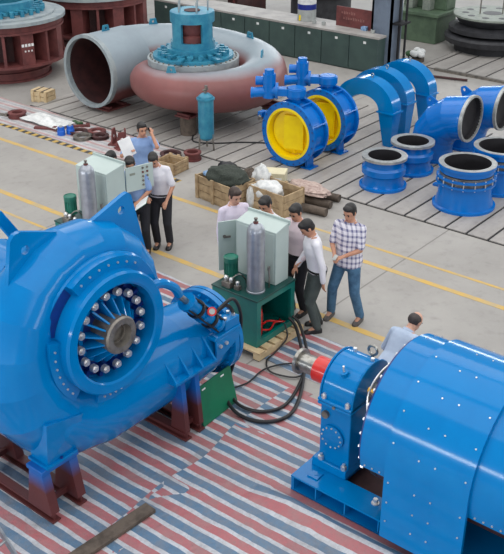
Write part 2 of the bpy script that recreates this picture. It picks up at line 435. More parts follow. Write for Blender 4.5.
# ------------------------------------------------------------------ big blue spiral casing turbine, front left
TZ = 1.77
T = thing('turbine', 'large glossy blue spiral casing turbine with a ring of silver bolts, front left', 'turbine', (5.13, 6.40, 0))
NR = 28
def casing_ring(th, r, Rin, x=None, zc=TZ, ys=1.0):
    Rc = Rin+r
    if x is None:
        c = Vector((Rc*math.cos(th), 0, zc+Rc*math.sin(th))); er = Vector((math.cos(th), 0, math.sin(th)))
    else:
        c = Vector((x, 0, zc-Rc)); er = Vector((0, 0, -1))
    return [c+er*r*math.cos(2*PI*k/NR)+Vector((0, 1, 0))*r*(ys if x is None else 1.0)*math.sin(2*PI*k/NR) for k in range(NR)]
def casing_radius(phi):
    K = [(0, .50), (45, .455), (90, .365), (130, .275), (180, .25), (270, .24), (400, .23)]
    for (a, ra), (b_, rb) in zip(K[:-1], K[1:]):
        if phi <= b_: return ra+(rb-ra)*(phi-a)/(b_-a)
rings = [casing_ring(0, 0.44, 0.56, x) for x in (1.84,)]+[casing_ring(0, 0.50, 0.50, x) for x in (1.15, 0.55)]
for i in range(0, 21):
    phi = i*19.0; r = casing_radius(phi)
    rings.append(casing_ring(math.radians(-90-phi), r, 0.50, ys=1.0+0.26*min(1.0, phi/120)))
b = MB(); b.loft(rings); sp = b.build('spiral_casing', M['blue'], T, ang=60)
for e in sp.data.edges:
    if e.vertices[0]//NR == e.vertices[1]//NR: e.use_edge_sharp = True
# inlet flange pair
b = MB(); b.ring(0.40, 0.53, 1.76, 1.83, (0, 0, 0.77), 'X', 48); b.ring(0.40, 0.53, 1.845, 1.90, (0, 0, 0.77), 'X', 48)
b.bolt_ring((0, 0, 0.77), 'X', 0.485, 24, 0.018, 1.72, 1.93)
b.build('inlet_flange', M['blue'], T)
m = MB(); m.lathe([(0.40, 0), (0.40, 0.02)], (1.85, 0, 0.77), 'X', 32); m.build('inlet_cover', M['blue_dark'], T)
# stay ring / head cover collar, seen face on
O = (0, 0, TZ)
b = MB(); b.lathe([(0.50, 0.30), (0.70, 0.30), (0.70, -0.20), (0.775, -0.31), (0.775, -0.345), (0.76, -0.36), (0.50, -0.36)], O, 'Y', 72, close=True)
b.build('stay_ring', M['blue'], T)
b = MB(); b.lathe([(0.505, -0.30), (0.64, -0.30), (0.635, -0.53), (0.615, -0.555), (0.525, -0.555), (0.505, -0.54)], O, 'Y', 72, close=True)
b.build('cover_rim', M['blue'], T)
for a0, a1 in ((126, 164), (228, 246)):  # dark plates standing in for the shaded recess between cover segments
    b = MB(); b.lathe([(0.64, -0.34), (0.755, -0.34), (0.755, -0.366), (0.64, -0.366)], O, 'Y', 16, a0=math.radians(a0), a1=math.radians(a1)); b.build('gap_shade_plate', M['blue_dark'], T, ang=20)
for a0, a1 in ((52, 124), (166, 226), (250, 300)):
    b = MB(); a0, a1 = math.radians(a0), math.radians(a1)
    b.lathe([(0.635, -0.35), (0.76, -0.35), (0.76, -0.45), (0.635, -0.45)], O, 'Y', 24, a0=a0, a1=a1)
    sg = b.build('cover_segment', M['blue'], T, ang=20)
    for k in range(7):
        t = a0+0.12+(a1-a0-0.24)*k/6; b = MB(); c_ = Vector((math.cos(t)*0.70, 0, TZ+math.sin(t)*0.70))
        b.cyl(c_+Vector((0, -0.45, 0)), c_+Vector((0, -0.462, 0)), 0.011, n=6); b.build('screw', M['chrome'], sg)
b = MB(); b.lathe([(0.0, -0.30), (0.50, -0.30), (0.50, -0.33), (0.30, -0.36), (0.0, -0.36)], O, 'Y', 60); b.build('head_cover', M['blue_dark'], T)
b = MB()
for k in range(16):
    t = 2*PI*(k+0.5)/16; d = Vector((math.cos(t), 0, math.sin(t))); s_ = Vector((-d.z, 0, d.x)); o_ = Vector(O)
    a = o_+d*0.18; c_ = o_+d*0.34
    b.prism([a+s_*0.009+Vector((0, -0.35, 0)), a+s_*0.009+Vector((0, -0.57, 0)), c_+s_*0.009+Vector((0, -0.42, 0)), c_+s_*0.009+Vector((0, -0.33, 0))], -s_*0.018)
b.lathe([(0.30, -0.33), (0.30, -0.37), (0.345, -0.37), (0.345, -0.33)], O, 'Y', 48, close=True)
b.build('radial_rib', M['blue'], T, ang=20)
for k in range(16):
    t = 2*PI*(k+0.25)/16; d = Vector((math.cos(t), 0, math.sin(t))); o_ = Vector(O)+d*0.398; s_ = Vector((-d.z, 0, d.x))
    b = MB(); b.cyl(o_+Vector((0, -0.30, 0)), o_+Vector((0, -0.425, 0)), 0.045, n=14)
    b.obox(o_+d*0.055+s_*0.02+Vector((0, -0.37, 0)), d, s_, (0, 1, 0), 0.05, 0.022, 0.02)
    ar = b.build('guide_vane_arm', M['blue_dark'], T)
    b = MB(); b.cyl(o_+Vector((0, -0.425, 0)), o_+Vector((0, -0.47, 0)), 0.043, 0.040, n=12)
    b.cyl(o_+Vector((0, -0.47, 0)), o_+Vector((0, -0.49, 0)), 0.022, n=8)
    b.build('bolt_cap', M['chrome'], ar)
b = MB(); b.lathe([(0.09, -0.30), (0.19, -0.30), (0.195, -0.585), (0.18, -0.605), (0.12, -0.605), (0.105, -0.53), (0.09, -0.53)], O, 'Y', 48, close=True)
b.cyl((0, -0.33, TZ), (0, -0.50, TZ), 0.10, n=32)
b.build('shaft_hub', M['iron'], T)
# lifting lugs
b = MB(); b.plate([(0.16, 2.70), (0.66, 2.86), (0.72, 2.87), (0.765, 2.83), (0.96, 2.02), (0.60, 2.02), (0.30, 2.40)], [(0.62, 2.71, 0.045)], (0, 0, 0), (1, 0, 0), (0, 0, 1), 0.05)
b.build('lifting_lug', M['blue'], T)
b = MB(); b.plate([(-0.20, 2.77), (-0.60, 2.91), (-0.67, 2.90), (-0.72, 2.85), (-0.86, 2.15), (-0.5, 2.1), (-0.25, 2.4)], [(-0.57, 2.72, 0.045)], (0, 0, 0), (1, 0, 0), (0, 0, 1), 0.05)
b.build('lifting_lug', M['blue'], T)
# mounting foot on the left front, bracket under the inlet pipe
b = MB(); b.loft([[Vector(p) for p in ((-0.89, -0.40, 0.65), (-0.57, -0.40, 0.65), (-0.57, -0.16, 0.65), (-0.89, -0.16, 0.65))],
                  [Vector(p) for p in ((-0.92, -0.50, 1.18), (-0.50, -0.52, 1.10), (-0.50, -0.10, 1.10), (-0.92, -0.10, 1.18))]])
b.box(-0.92, -0.54, -0.43, -0.14, 0.622, 0.652); b.build('mounting_foot', M['blue'], T, ang=20)
b = MB(); b.cyl((-0.73, -0.415, 0.652), (-0.73, -0.415, 0.675), 0.015, n=6); b.build('bolt', M['blue_dark'], T)
b = MB(); b.box(0.70, 1.36, -0.60, -0.20, 0.80, 0.83)
for x in (0.72, 0.93, 1.14, 1.34):
    b.prism([(x-0.012, -0.595, 0.83), (x-0.012, -0.20, 0.83), (x-0.012, -0.20, 1.14), (x-0.012, -0.40, 1.06)], (0.024, 0, 0))
b.build('pipe_bracket', M['blue'], T, ang=20)
# servomotor with lever on top of the inlet pipe
b = MB(); b.tube([(0.58, -0.44, 2.02), (0.74, -0.44, 1.98), (0.90, -0.44, 1.86), (0.98, -0.42, 1.74)], 0.05, 10); b.build('guide_vane_lever', M['blue'], T)
b = MB(); b.cyl((0.95, -0.42, 1.76), (1.14, -0.42, 1.56), 0.035); b.build('piston_rod', M['steel'], T)
A, B = Vector((1.10, -0.42, 1.60)), Vector((1.56, -0.42, 1.12)); dd = (B-A).normalized()
b = MB(); b.cyl(A, B, 0.085, n=24)
for t in (0.0, 0.5, 0.97): b.cyl(A+(B-A)*t-dd*0.02, A+(B-A)*t+dd*0.03, 0.105, n=24)
sv = b.build('servomotor', M['blue'], T)
b = MB()
for t in (0.30, 0.75): b.cyl(A+(B-A)*t-dd*0.02, A+(B-A)*t+dd*0.02, 0.108, n=24)
for k in range(4):
    t = PI/4+k*PI/2; _, u, v = frame_from(dd); q = (u*math.cos(t)+v*math.sin(t))*0.10
    b.cyl(A+q, B+q, 0.012, n=8)
b.build('clamp_band', M['rubber'], sv)
b = MB(); c_ = A+(B-A)*0.62+Vector((-0.02, -0.10, 0.10)); b.cyl(c_, c_+Vector((-0.03, -0.04, 0.03)), 0.05, n=20); g_ = b.build('gauge', M['red'], sv)
b = MB(); b.cyl(c_+Vector((-0.031, -0.041, 0.031)), c_+Vector((-0.034, -0.045, 0.034)), 0.033, n=20); b.build('dial', M['drum_grey'], g_)
b = MB(); b.box(1.42, 1.86, -0.52, -0.30, 0.98, 1.02); b.prism([(1.44, -0.52, 0.70), (1.44, -0.52, 0.98), (1.84, -0.52, 0.98), (1.84, -0.52, 0.86)], (0, 0.03, 0))
b.box(1.62, 1.86, -0.50, -0.34, 1.02, 1.14)
br = b.build('servomotor_bracket', M['blue'], T, bevel=0.006)
for x, y in ((1.66, -0.46), (1.80, -0.46), (1.66, -0.38), (1.80, -0.38)): MB().cyl((x, y, 1.14), (x, y, 1.17), 0.022, n=6).build('bolt', M['chrome'], br)
for x in (1.50, 1.60): MB().cyl((x, -0.52, 0.90), (x, -0.545, 0.90), 0.022, n=6).build('bolt', M['chrome'], br)
# draft pipe and its flange at the back
b = MB(); b.lathe([(0.48, 0.25), (0.48, 0.50), (0.42, 0.55), (0.42, 1.35)], O, 'Y', 40); b.ring(0.42, 0.66, 0.58, 0.65, O, 'Y', 48); b.bolt_ring(O, 'Y', 0.60, 18, 0.016, 0.55, 0.68)
b.build('draft_pipe', M['blue'], T)

b = MB(); b.obox((-0.13, 0.80, 2.52), Vector((0.53, 0, -0.85)).normalized(), (0, 1, 0), Vector((0.85, 0, 0.53)).normalized(), 0.26, 0.03, 0.055)
b.cyl((-0.04, 0.74, 2.37), (-0.04, 0.90, 2.37), 0.05, n=14); lv = b.build('operating_lever', M['blue'], T, ang=30, bevel=0.004)
MB().cyl((-0.04, 0.71, 2.37), (-0.04, 0.93, 2.37), 0.025, n=10).build('lever_pin', M['rubber'], lv)
# red-brown stands under the turbine
def stand(name, label, loc, w_, length, h, pw=0.05, yp=0.185):
    t = thing(name, label, 'stand', loc)
    for s_ in (-1, 1):
        x = s_*w_/2
        b = MB(); b.box(x-0.05, x+0.05, 0, length, 0.0, 0.018); b.box(x-0.01, x+0.01, 0.02, length-0.02, 0.018, 0.085); b.box(x-0.05, x+0.05, 0.02, length-0.02, 0.085, 0.10)
        b.build('base_rail', M['stand'], t, ang=0)
        for y in (yp, length-yp):
            b = MB(); b.loft([[Vector(p) for p in ((x-pw, y-yp+0.005, 0.10), (x+pw, y-yp+0.005, 0.10), (x+pw, y+yp-0.005, 0.10), (x-pw, y+yp-0.005, 0.10))],
                              [Vector(p) for p in ((x-pw, y-yp*0.5, h-0.05), (x+pw, y-yp*0.5, h-0.05), (x+pw, y+yp*0.5, h-0.05), (x-pw, y+yp*0.5, h-0.05))]])
            b.build('post', M['stand'], t, ang=0)
    for y in (yp, length-yp):
        b = MB(); b.box(-w_/2-0.06, w_/2+0.06, y-yp*0.65, y+yp*0.65, h-0.05, h); b.build('top_pad', M['stand'], t, bevel=0.006)
        b = MB(); b.box(-w_/2, w_/2, y-0.02, y+0.02, 0.10, 0.16); b.build('cross_bar', M['stand'], t, ang=0)
    return t
stand('support_stand', 'red-brown steel stand with blue top under the left foot of the spiral casing', (4.38, 5.92, 0.016), 0.34, 1.35, 0.606)
stand('support_stand', 'red-brown steel stand below the inlet pipe of the spiral casing, beside the leaning green plate', (6.10, 5.80, 0.016), 0.22, 1.0, 0.784, 0.032, 0.12)

# ------------------------------------------------------------------ generator with pedestal bearing on a base frame, front right
Gn = thing('generator', 'large glossy blue generator with a red shaft collar, on a blue base frame, front right', 'generator', (6.7, 3.0, 0.02))
bf = MB(); xa, xb = -0.65, 0.65
bf.box(xa, xb, 1.05, 1.43, 0.165, 0.185); bf.box(xa, -0.36, -2.2, 1.05, 0.165, 0.185); bf.box(0.36, xb, -2.2, 1.05, 0.165, 0.185); bf.box(-0.36, 0.36, -2.2, 0.5, 0.165, 0.185)
bf.box(xa, -0.36, -2.2, 1.43, 0.0, 0.022); bf.box(0.36, xb, -2.2, 1.43, 0.0, 0.022); bf.box(-0.36, 0.36, 1.05, 1.43, 0.0, 0.022)
for x in (-0.50, 0.50, -0.36, 0.36): bf.box(x-0.008, x+0.008, -2.19, 1.41, 0.022, 0.165)
bf.box(-0.648, 0.648, 1.395, 1.41, 0.022, 0.165); bf.box(-0.36, 0.36, 1.04, 1.055, 0.022, 0.165)
base = bf.build('base_frame', M['blue'], Gn, ang=0)
for y in (1.42, 1.12, 0.77, 0.38, 0.02, -0.36, -0.74, -1.12, -1.5, -1.9):
    MB().box(-0.648, -0.50, y-0.007, y+0.007, 0.022, 0.165).build('web_stiffener', M['blue'], base, ang=0)
MB().box(-0.56, -0.44, 1.17, 1.29, 0.185, 0.20).cyl((-0.5, 1.23, 0.2), (-0.5, 1.23, 0.203), 0.02, n=10).build('jacking_pad', M['blue'], base, ang=0)
for y in (0.53, -1.0): MB().cyl((-0.47, y, 0.185), (-0.47, y, 0.24), 0.026, n=6).cyl((-0.47, y, 0.185), (-0.47, y, 0.195), 0.04, n=14).build('anchor_bolt', M['chrome'], base)
MB().box(-0.35, 0.35, -2.1, 1.04, 0.0, 0.018).build('dark_tray', M['rust_dark'], base, ang=0)  # dark sheet added so the base opening looks shaded inside
# pedestal bearing: block with rounded cap
def arch(R, zc, z0, n=20):
    return [(-R, z0)]+[(-R*math.cos(PI*k/n), zc+R*math.sin(PI*k/n)) for k in range(n+1)]+[(R, z0)]
b = MB(); b.box(-0.38, 0.38, 0.95, 1.37, 0.185, 0.29, top=0.985)
b.prism([(x, 0.95, z) for x, z in arch(0.335, 1.07, 0.28)], (0, 0.36, 0))
b.prism([(x, 0.93, z) for x, z in arch(0.35, 1.07, 1.0)], (0, 0.02, 0)); b.prism([(x, 1.31, z) for x, z in arch(0.35, 1.07, 1.0)], (0, 0.02, 0))
b.box(-0.375, 0.375, 0.93, 1.33, 0.97, 1.005); b.box(-0.375, 0.375, 0.93, 1.33, 1.01, 1.045)
ped = b.build('bearing_pedestal', M['blue'], Gn, ang=25, bevel=0.012)
b = MB(); b.lathe([(0.0, -0.335), (0.135, -0.335), (0.135, -0.36), (0.085, -0.372), (0.0, -0.372)], (0, 1.15, 0.62), 'X', 32); cv = b.build('round_cover', M['blue'], ped)
for k in range(12):
    t = 2*PI*k/12; MB().cyl((-0.36, 1.15+0.113*math.cos(t), 0.62+0.113*math.sin(t)), (-0.374, 1.15+0.113*math.cos(t), 0.62+0.113*math.sin(t)), 0.010, n=6).build('screw', M['chrome'], cv)
for y in (0.99, 1.27):
    for x in (-0.345, 0.345):
        MB().cyl((x, y, 1.04), (x, y, 1.085), 0.028, n=6).cyl((x, y, 1.085), (x, y, 1.10), 0.014, n=8).build('cap_bolt', M['chrome'], ped)
        MB().cyl((x*1.03, y, 0.29), (x*1.03, y, 0.335), 0.03, n=6).cyl((x*1.03, y, 0.335), (x*1.03, y, 0.36), 0.016, n=8).build('foot_bolt', M['chrome'], ped)
MB().cyl((-0.33, 1.24, 0.86), (-0.37, 1.24, 0.86), 0.042, n=8).build('drain_plug', M['iron'], ped)
MB().cyl((-0.33, 1.13, 1.0), (-0.385, 1.13, 1.0), 0.018, n=10).build('oil_plug', M['steel'], ped)
MB().cyl((-0.20, 1.12, 1.28), (-0.24, 1.12, 1.36), 0.045, 0.04, n=12).build('breather', M['blue'], ped)
MB().cyl((-0.24, 1.12, 1.36), (-0.255, 1.12, 1.43), 0.012, n=8).build('grease_nipple', M['chrome'], ped)
b = MB(); b.lathe([(0.05+0.014*math.cos(2*PI*k/10), 0.014*math.sin(2*PI*k/10)) for k in range(10)], (0.16, 1.05, 1.44), 'X', 24, close=True); b.cyl((0.16, 1.05, 1.34), (0.16, 1.05, 1.395), 0.018, n=10)
b.build('lifting_eye', M['steel'], ped)
for y, x in ((1.22, 0.10), (0.98, 0.05)): MB().cyl((x, y, 1.37), (x, y, 1.43), 0.022, n=6).build('hexagon_bolt', M['chrome'], ped)
# shaft, collar, flange
b = MB(); b.cyl((0, 0.4, 1.085), (0, 1.79, 1.085), 0.102, n=32); shf = b.build('shaft', M['steel'], Gn)
b = MB(); b.cyl((0, 1.36, 1.085), (0, 1.59, 1.085), 0.138, n=36); b.build('shaft_collar', M['red'], shf)
b = MB(); b.cyl((0, 1.28, 1.085), (0, 1.36, 1.085), 0.118, n=36); b.build('seal_ring', M['chrome'], shf)
b = MB(); b.cyl((0, 1.79, 1.085), (0, 1.83, 1.085), 0.14, n=36); b.build('shaft_flange', M['steel'], shf)
# body: round shell open underneath, raised sheet covers reaching down to the base
def shell(r0, r1, y0, y1, a0, a1, name, m, par):
    b = MB(); b.lathe([(r0, y0), (r1, y0), (r1, y1), (r0, y1)], (0, 0, 1.03), 'Y', 56, a0=math.radians(a0), a1=math.radians(a1)); return b.build(name, m, par, ang=30)
body = shell(0.70, 0.79, -2.2, 0.55, -15, 195, 'stator_housing', M['blue'], Gn)
b = MB(); b.cyl((0, -2.15, 1.03), (0, 0.48, 1.03), 0.70, n=48); b.build('rotor', M['rust_dark'], Gn)
b = MB(); b.lathe([(0.70, 0.55), (0.77, 0.55), (0.77, 0.575), (0.70, 0.575)], (0, 0, 1.03), 'Y', 56, a0=math.radians(-10), a1=math.radians(190)); es = b.build('end_shield', M['blue_dark'], Gn)
MB().cyl((0, 0.49, 1.03), (0, 0.56, 1.03), 0.70, n=48).build('shield_disc', M['inside'], es)
for k in range(14):
    t = math.radians(60+k*11); d = (math.cos(t)*0.735, math.sin(t)*0.735)
    MB().cyl((d[0], 0.57, 1.03+d[1]), (d[0], 0.60, 1.03+d[1]), 0.016, n=6).build('shield_bolt', M['chrome'], es)
MB().cyl((-0.42, 0.56, 1.42), (-0.42, 0.72, 1.42), 0.022, n=10).cyl((-0.42, 0.70, 1.42), (-0.42, 0.72, 1.42), 0.032, n=6).build('brass_union', M['copper'], es)
MB().tube([(-0.55, 0.60, 1.05), (-0.52, 0.66, 1.25), (-0.44, 0.70, 1.42), (-0.3, 0.68, 1.56), (-0.1, 0.64, 1.63)], 0.012, 8).build('oil_pipe', M['chrome'], es)
for y0, y1 in ((0.26, -0.56), (-1.02, -1.9)):
    n = 40; R0, R1, z0 = 0.792, 0.83, 0.19
    out = [(-R1, z0)]+[(-R1*math.cos(PI*k/n), 1.03+R1*math.sin(PI*k/n)) for k in range(n+1)]+[(R1, z0)]
    inn = [(R0, z0)]+[(R0*math.cos(PI*k/n), 1.03+R0*math.sin(PI*k/n)) for k in range(n+1)]+[(-R0, z0)]
    b = MB(); prof = out+inn; m_ = len(out)
    A_ = [b.bm.verts.new((x, y0, z)) for x, z in prof]; B_ = [b.bm.verts.new((x, y1, z)) for x, z in prof]
    for k in range(len(prof)):
        k2 = (k+1) % len(prof); b.bm.faces.new((A_[k], A_[k2], B_[k2], B_[k]))
    for k in range(m_-1):
        j = 2*m_-1-k
        for V_ in (A_, B_): b.bm.faces.new((V_[k], V_[k+1], V_[j-1], V_[j]))
    sc = b.build('sheet_cover', M['blue'], Gn, ang=25)
    for yy in (y0-0.05, y0-0.32, y0-0.48, y1+0.05):
        for a in (28, 50, 78, 100, 122, 142, 163):
            t = math.radians(a+(4 if yy < y0-0.2 else 0)); p = Vector((math.cos(t)*0.83, yy, 1.03+math.sin(t)*0.83)); d = Vector((math.cos(t), 0, math.sin(t)))
            MB().cyl(p, p+d*0.007, 0.0085, n=8).build('screw', M['chrome'], sc)
        for z in (0.85, 0.62, 0.40): MB().cyl((-0.83, yy, z), (-0.838, yy, z), 0.0085, n=8).build('screw', M['chrome'], sc)
for y in (0.50, 0.42, 0.34, -0.62, -0.70, -0.78, -0.86, -0.95):
    t = math.radians(192); d = Vector((math.cos(t), 0, math.sin(t))); p = Vector((0, y, 1.03))+d*0.79
    MB().cyl(p, p+d*0.008, 0.010, n=8).build('screw', M['chrome'], body)
for a in (55, 66, 78):
    t = math.radians(a); d = Vector((math.cos(t), 0, math.sin(t))); p = Vector((0, 0.47, 1.03))+d*0.79
    MB().cyl(p, p+d*0.010, 0.012, n=8).build('screw', M['chrome'], body)

# ------------------------------------------------------------------ hydraulic units: tank, nitrogen bottle, pump, cabinet
def pallet(name, label, loc, rz, lx, ly, h):
    t = thing(name, label, 'pallet', loc, rz)
    for y in (-1, 0, 1):
        MB().box(-lx/2, lx/2, y*(ly/2-0.05)-0.05, y*(ly/2-0.05)+0.05, 0.0, h-0.03).build('bearer', M['wood_new'], t, ang=0, bevel=0.004)
    n = 6
    for k in range(n):
        x = -lx/2+0.06+(lx-0.12)*k/(n-1); MB().box(x-0.06, x+0.06, -ly/2, ly/2, h-0.028, h).build('deck_board', M['wood_new'], t, ang=0, bevel=0.003)
    return t
def hydraulic_unit(loc, rz, label, opened, xd=0.0):
    t = thing('hydraulic_unit', label, 'hydraulic unit', loc, rz)
    b = MB(); b.box(-0.39, -0.375, -0.37, 0.37, 0, 0.655); b.box(0.375, 0.39, -0.37, 0.37, 0, 0.655); b.box(-0.375, 0.375, 0.355, 0.37, 0, 0.655); b.box(-0.375, 0.375, -0.37, 0.355, 0, 0.015)
    b.box(-0.375, -0.31, -0.37, -0.33, 0.015, 0.655); b.box(0.31, 0.375, -0.37, -0.33, 0.015, 0.655); b.box(-0.31, 0.31, -0.37, -0.33, 0.015, 0.09); b.box(-0.31, 0.31, -0.37, -0.33, 0.58, 0.655)
    b.build('tank', M['teal'], t, ang=0)
    MB().box(-0.40, 0.40, -0.38, 0.38, 0.655, 0.677).build('top_plate', M['teal_dark'], t, ang=0, bevel=0.004)
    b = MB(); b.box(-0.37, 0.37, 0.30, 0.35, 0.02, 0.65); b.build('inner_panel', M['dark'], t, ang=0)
    b = MB(); b.lathe([(0.0, 0.02), (0.065, 0.02), (0.075, 0.06), (0.075, 0.38), (0.05, 0.43), (0.0, 0.44)], (-0.16, -0.18, 0), 'Z', 24); b.build('fire_red_cylinder', M['red'], t)
    b = MB(); b.cyl((-0.25, -0.24, 0.02), (-0.25, -0.24, 0.5), 0.03, n=16); b.build('standpipe', M['cabinet'], t)
    b = MB(); b.lathe([(0.0, 0.02), (0.08, 0.02), (0.08, 0.20), (0.06, 0.22), (0.06, 0.34), (0.03, 0.36), (0.0, 0.36)], (0.02, -0.05, 0), 'Z', 20); b.build('pump', M['iron'], t)
    b = MB(); b.tube([(-0.14, -0.22, 0.10), (0.0, -0.27, 0.06), (0.14, -0.25, 0.10), (0.28, -0.30, 0.06)], 0.014); b.tube([(-0.10, -0.24, 0.18), (0.05, -0.2, 0.14), (0.22, -0.26, 0.08), (0.3, -0.2, 0.05)], 0.014)
    b.build('red_hose', M['red'], t)
    # nitrogen bottle
    b = MB(); o_ = (-0.17, -0.17, 0)
    b.lathe([(0.0, 0.677), (0.122, 0.677), (0.122, 0.695), (0.114, 0.70), (0.114, 1.49), (0.106, 1.535), (0.078, 1.58), (0.04, 1.605), (0.0, 1.61)], o_, 'Z', 36)
    bo = b.build('gas_bottle', M['bottle'], t)
    b = MB(); b.cyl((-0.17, -0.17, 1.60), (-0.17, -0.17, 1.625), 0.032, n=16); b.build('neck_ring', M['rust'], bo)
    b = MB(); b.cyl((-0.17, -0.17, 1.625), (-0.17, -0.17, 1.66), 0.016, n=12); b.cyl((-0.17, -0.17, 1.66), (-0.17, -0.17, 1.675), 0.024, n=12); b.build('valve', M['iron'], bo)
    # pump motor and valve block
    b = MB(); o_ = (-0.19, 0.22, 0)
    b.lathe([(0.0, 0.77), (0.09, 0.77), (0.09, 0.79), (0.08, 0.795), (0.08, 0.97), (0.094, 0.975), (0.094, 1.04), (0.078, 1.05), (0.074, 1.04), (0.0, 1.04)], o_, 'Z', 30)
    mo = b.build('pump_motor', M['pump_green'], t)
    for k in range(14):
        a = 2*PI*k/14; d = Vector((math.cos(a), math.sin(a), 0)); c_ = Vector(o_)+d*0.085
        MB().obox(c_+Vector((0, 0, 0.88)), d, (-d.y, d.x, 0), (0, 0, 1), 0.006, 0.003, 0.08).build('cooling_fin', M['pump_green'], mo, ang=0)
    MB().cyl((-0.19, 0.22, 0.677), (-0.19, 0.22, 0.77), 0.05, n=20).build('pump_flange', M['iron'], mo)
    b = MB(); b.box(-0.36, -0.26, 0.10, 0.24, 0.677, 0.755); b.box(-0.33, -0.27, -0.02, 0.06, 0.677, 0.735); vb = b.build('valve_block', M['iron'], t, bevel=0.004)
    for x, y, z, r in ((-0.31, 0.20, 0.795, 0.035), (-0.31, 0.12, 0.79, 0.03), (-0.30, 0.02, 0.77, 0.028)):
        MB().sphere((x, y, z), r, 12, 8).cyl((x, y, z-0.05), (x, y, z), r*0.7, n=12).build('pressure_gauge', M['chrome'], vb)
    MB().tube([(-0.30, 0.16, 0.755), (-0.26, 0.04, 0.87), (-0.19, -0.0, 0.81), (-0.12, 0.02, 0.68)], 0.010).build('pressure_pipe', M['steel'], vb)
    MB().tube([(0.0, -0.25, 0.68), (-0.02, -0.27, 0.80), (-0.02, -0.26, 0.93)], 0.012).cyl((-0.02, -0.26, 0.93), (-0.02, -0.26, 0.98), 0.02, n=10).build('filler_pipe', M['steel'], t)
    # control cabinet: tall box, top sloping down to the front, lip at the back
    y0, y1, xb = -0.29, 0.36, 0.345+xd
    b = MB()
    P8 = [Vector(p) for p in ((0.08, y0, 0.677), (xb, y0, 0.677), (xb, y1, 0.677), (0.08, y1, 0.677))]
    Q8 = [Vector(p) for p in ((0.08, y0, 1.41), (xb, y0, 1.47), (xb, y1, 1.47), (0.08, y1, 1.41))]
    b.loft([P8, Q8]); cb = b.build('control_cabinet', M['cabinet'], t, ang=0, bevel=0.006)
    MB().box(xb-0.01, xb+0.015, y0-0.015, y1+0.015, 1.43, 1.50).build('rear_lip', M['cabinet'], cb, ang=0, bevel=0.004)
    MB().box(0.072, 0.08, y0+0.03, y0+0.26, 0.72, 1.38).box(0.072, 0.08, y0+0.28, y1-0.03, 0.72, 1.38).build('front_panel', M['cabinet'], cb, ang=0, bevel=0.003)
    if opened == 'left':
        o_ = Vector((xb, y1+0.005, 0)); d = Vector((-0.85, 0.527, 0)); nrm = Vector((0.527, 0.85, 0))
        dr = MB().obox(o_+d*0.22+Vector((0, 0, 1.0)), d, (0, 0, 1), nrm, 0.20, 0.35, 0.010).build('cabinet_door', M['cabinet'], cb, ang=0, bevel=0.003)
        c_ = o_+d*0.34-nrm*0.012+Vector((0, 0, 1.14))
        MB().cyl(c_, c_-nrm*0.02, 0.022, n=14).obox(c_-nrm*0.03+d*-0.03, d, (0, 0, 1), nrm, 0.045, 0.012, 0.008).build('door_handle', M['iron'], dr)
    else:
        o_ = Vector((xb, y0-0.005, 0)); d = Vector((0.97, -0.243, 0)); nrm = Vector((0.243, 0.97, 0))
        dr = MB().obox(o_+d*0.24+Vector((0, 0, 1.205)), d, (0, 0, 1), nrm, 0.23, 0.19, 0.012).build('cabinet_door', M['cabinet'], cb, ang=0, bevel=0.003)
        for i in range(5):
            for j in range(2):
                c_ = o_+d*(0.29+0.075*j)-nrm*0.012+Vector((0, 0, 1.35-0.066*i))
                MB().cyl(c_, c_-nrm*0.014, 0.016, n=12).build('push_button', M['iron'] if (i, j) not in ((1, 0), (1, 1)) else M['rust'], dr)
        c_ = o_+d*0.115-nrm*0.013+Vector((0, 0, 1.285)); MB().obox(c_, d, (0, 0, 1), nrm, 0.045, 0.018, 0.003).build('name_plate', M['disc_top'], dr, ang=0)
    return t
pallet('pallet', 'pale pine pallet under the middle hydraulic unit, on the striped sheet', (8.20, 6.66, 0.014), 0, 0.94, 0.92, 0.112)
hydraulic_unit((8.21, 6.68, 0.127), 0, 'teal hydraulic unit with a silver bottle, orange-red parts inside, in the middle of the hall', 'left')
pallet('pallet', 'pine pallet under the hydraulic unit behind the spiral casing', (8.24, 9.77, 0.014), 0, 0.94, 0.92, 0.11)
hydraulic_unit((8.24, 9.79, 0.127), 0, 'hydraulic unit with silver bottle and an open button panel, behind the spiral casing', 'right', 0.10)

# leaning plate, hoses, plank, ladder
a = Vector((6.27, 5.83, 0.016)); u = Vector((0.998, 0.06, 0)).normalized(); v = Vector((0.0, 0.24, 0.97)).normalized()
b = MB(); b.obox(a+u*0.315+v*0.235, u, v, u.cross(v), 0.315, 0.235, 0.008); gp = b.build('cover_plate', M['plate_green'], None, ang=0)
tag(gp, 'green flat sheet metal plate leaning under the inlet pipe of the spiral casing', 'metal plate')
for k in (0.12, 0.46):
    c_ = a+u*k+v*0.42-u.cross(v)*-0.012; MB().obox(a+u*k+v*0.42+u.cross(v)*0.011, u, v, u.cross(v), 0.03, 0.008, 0.004).build('slot', M['label_white'], gp, ang=0)

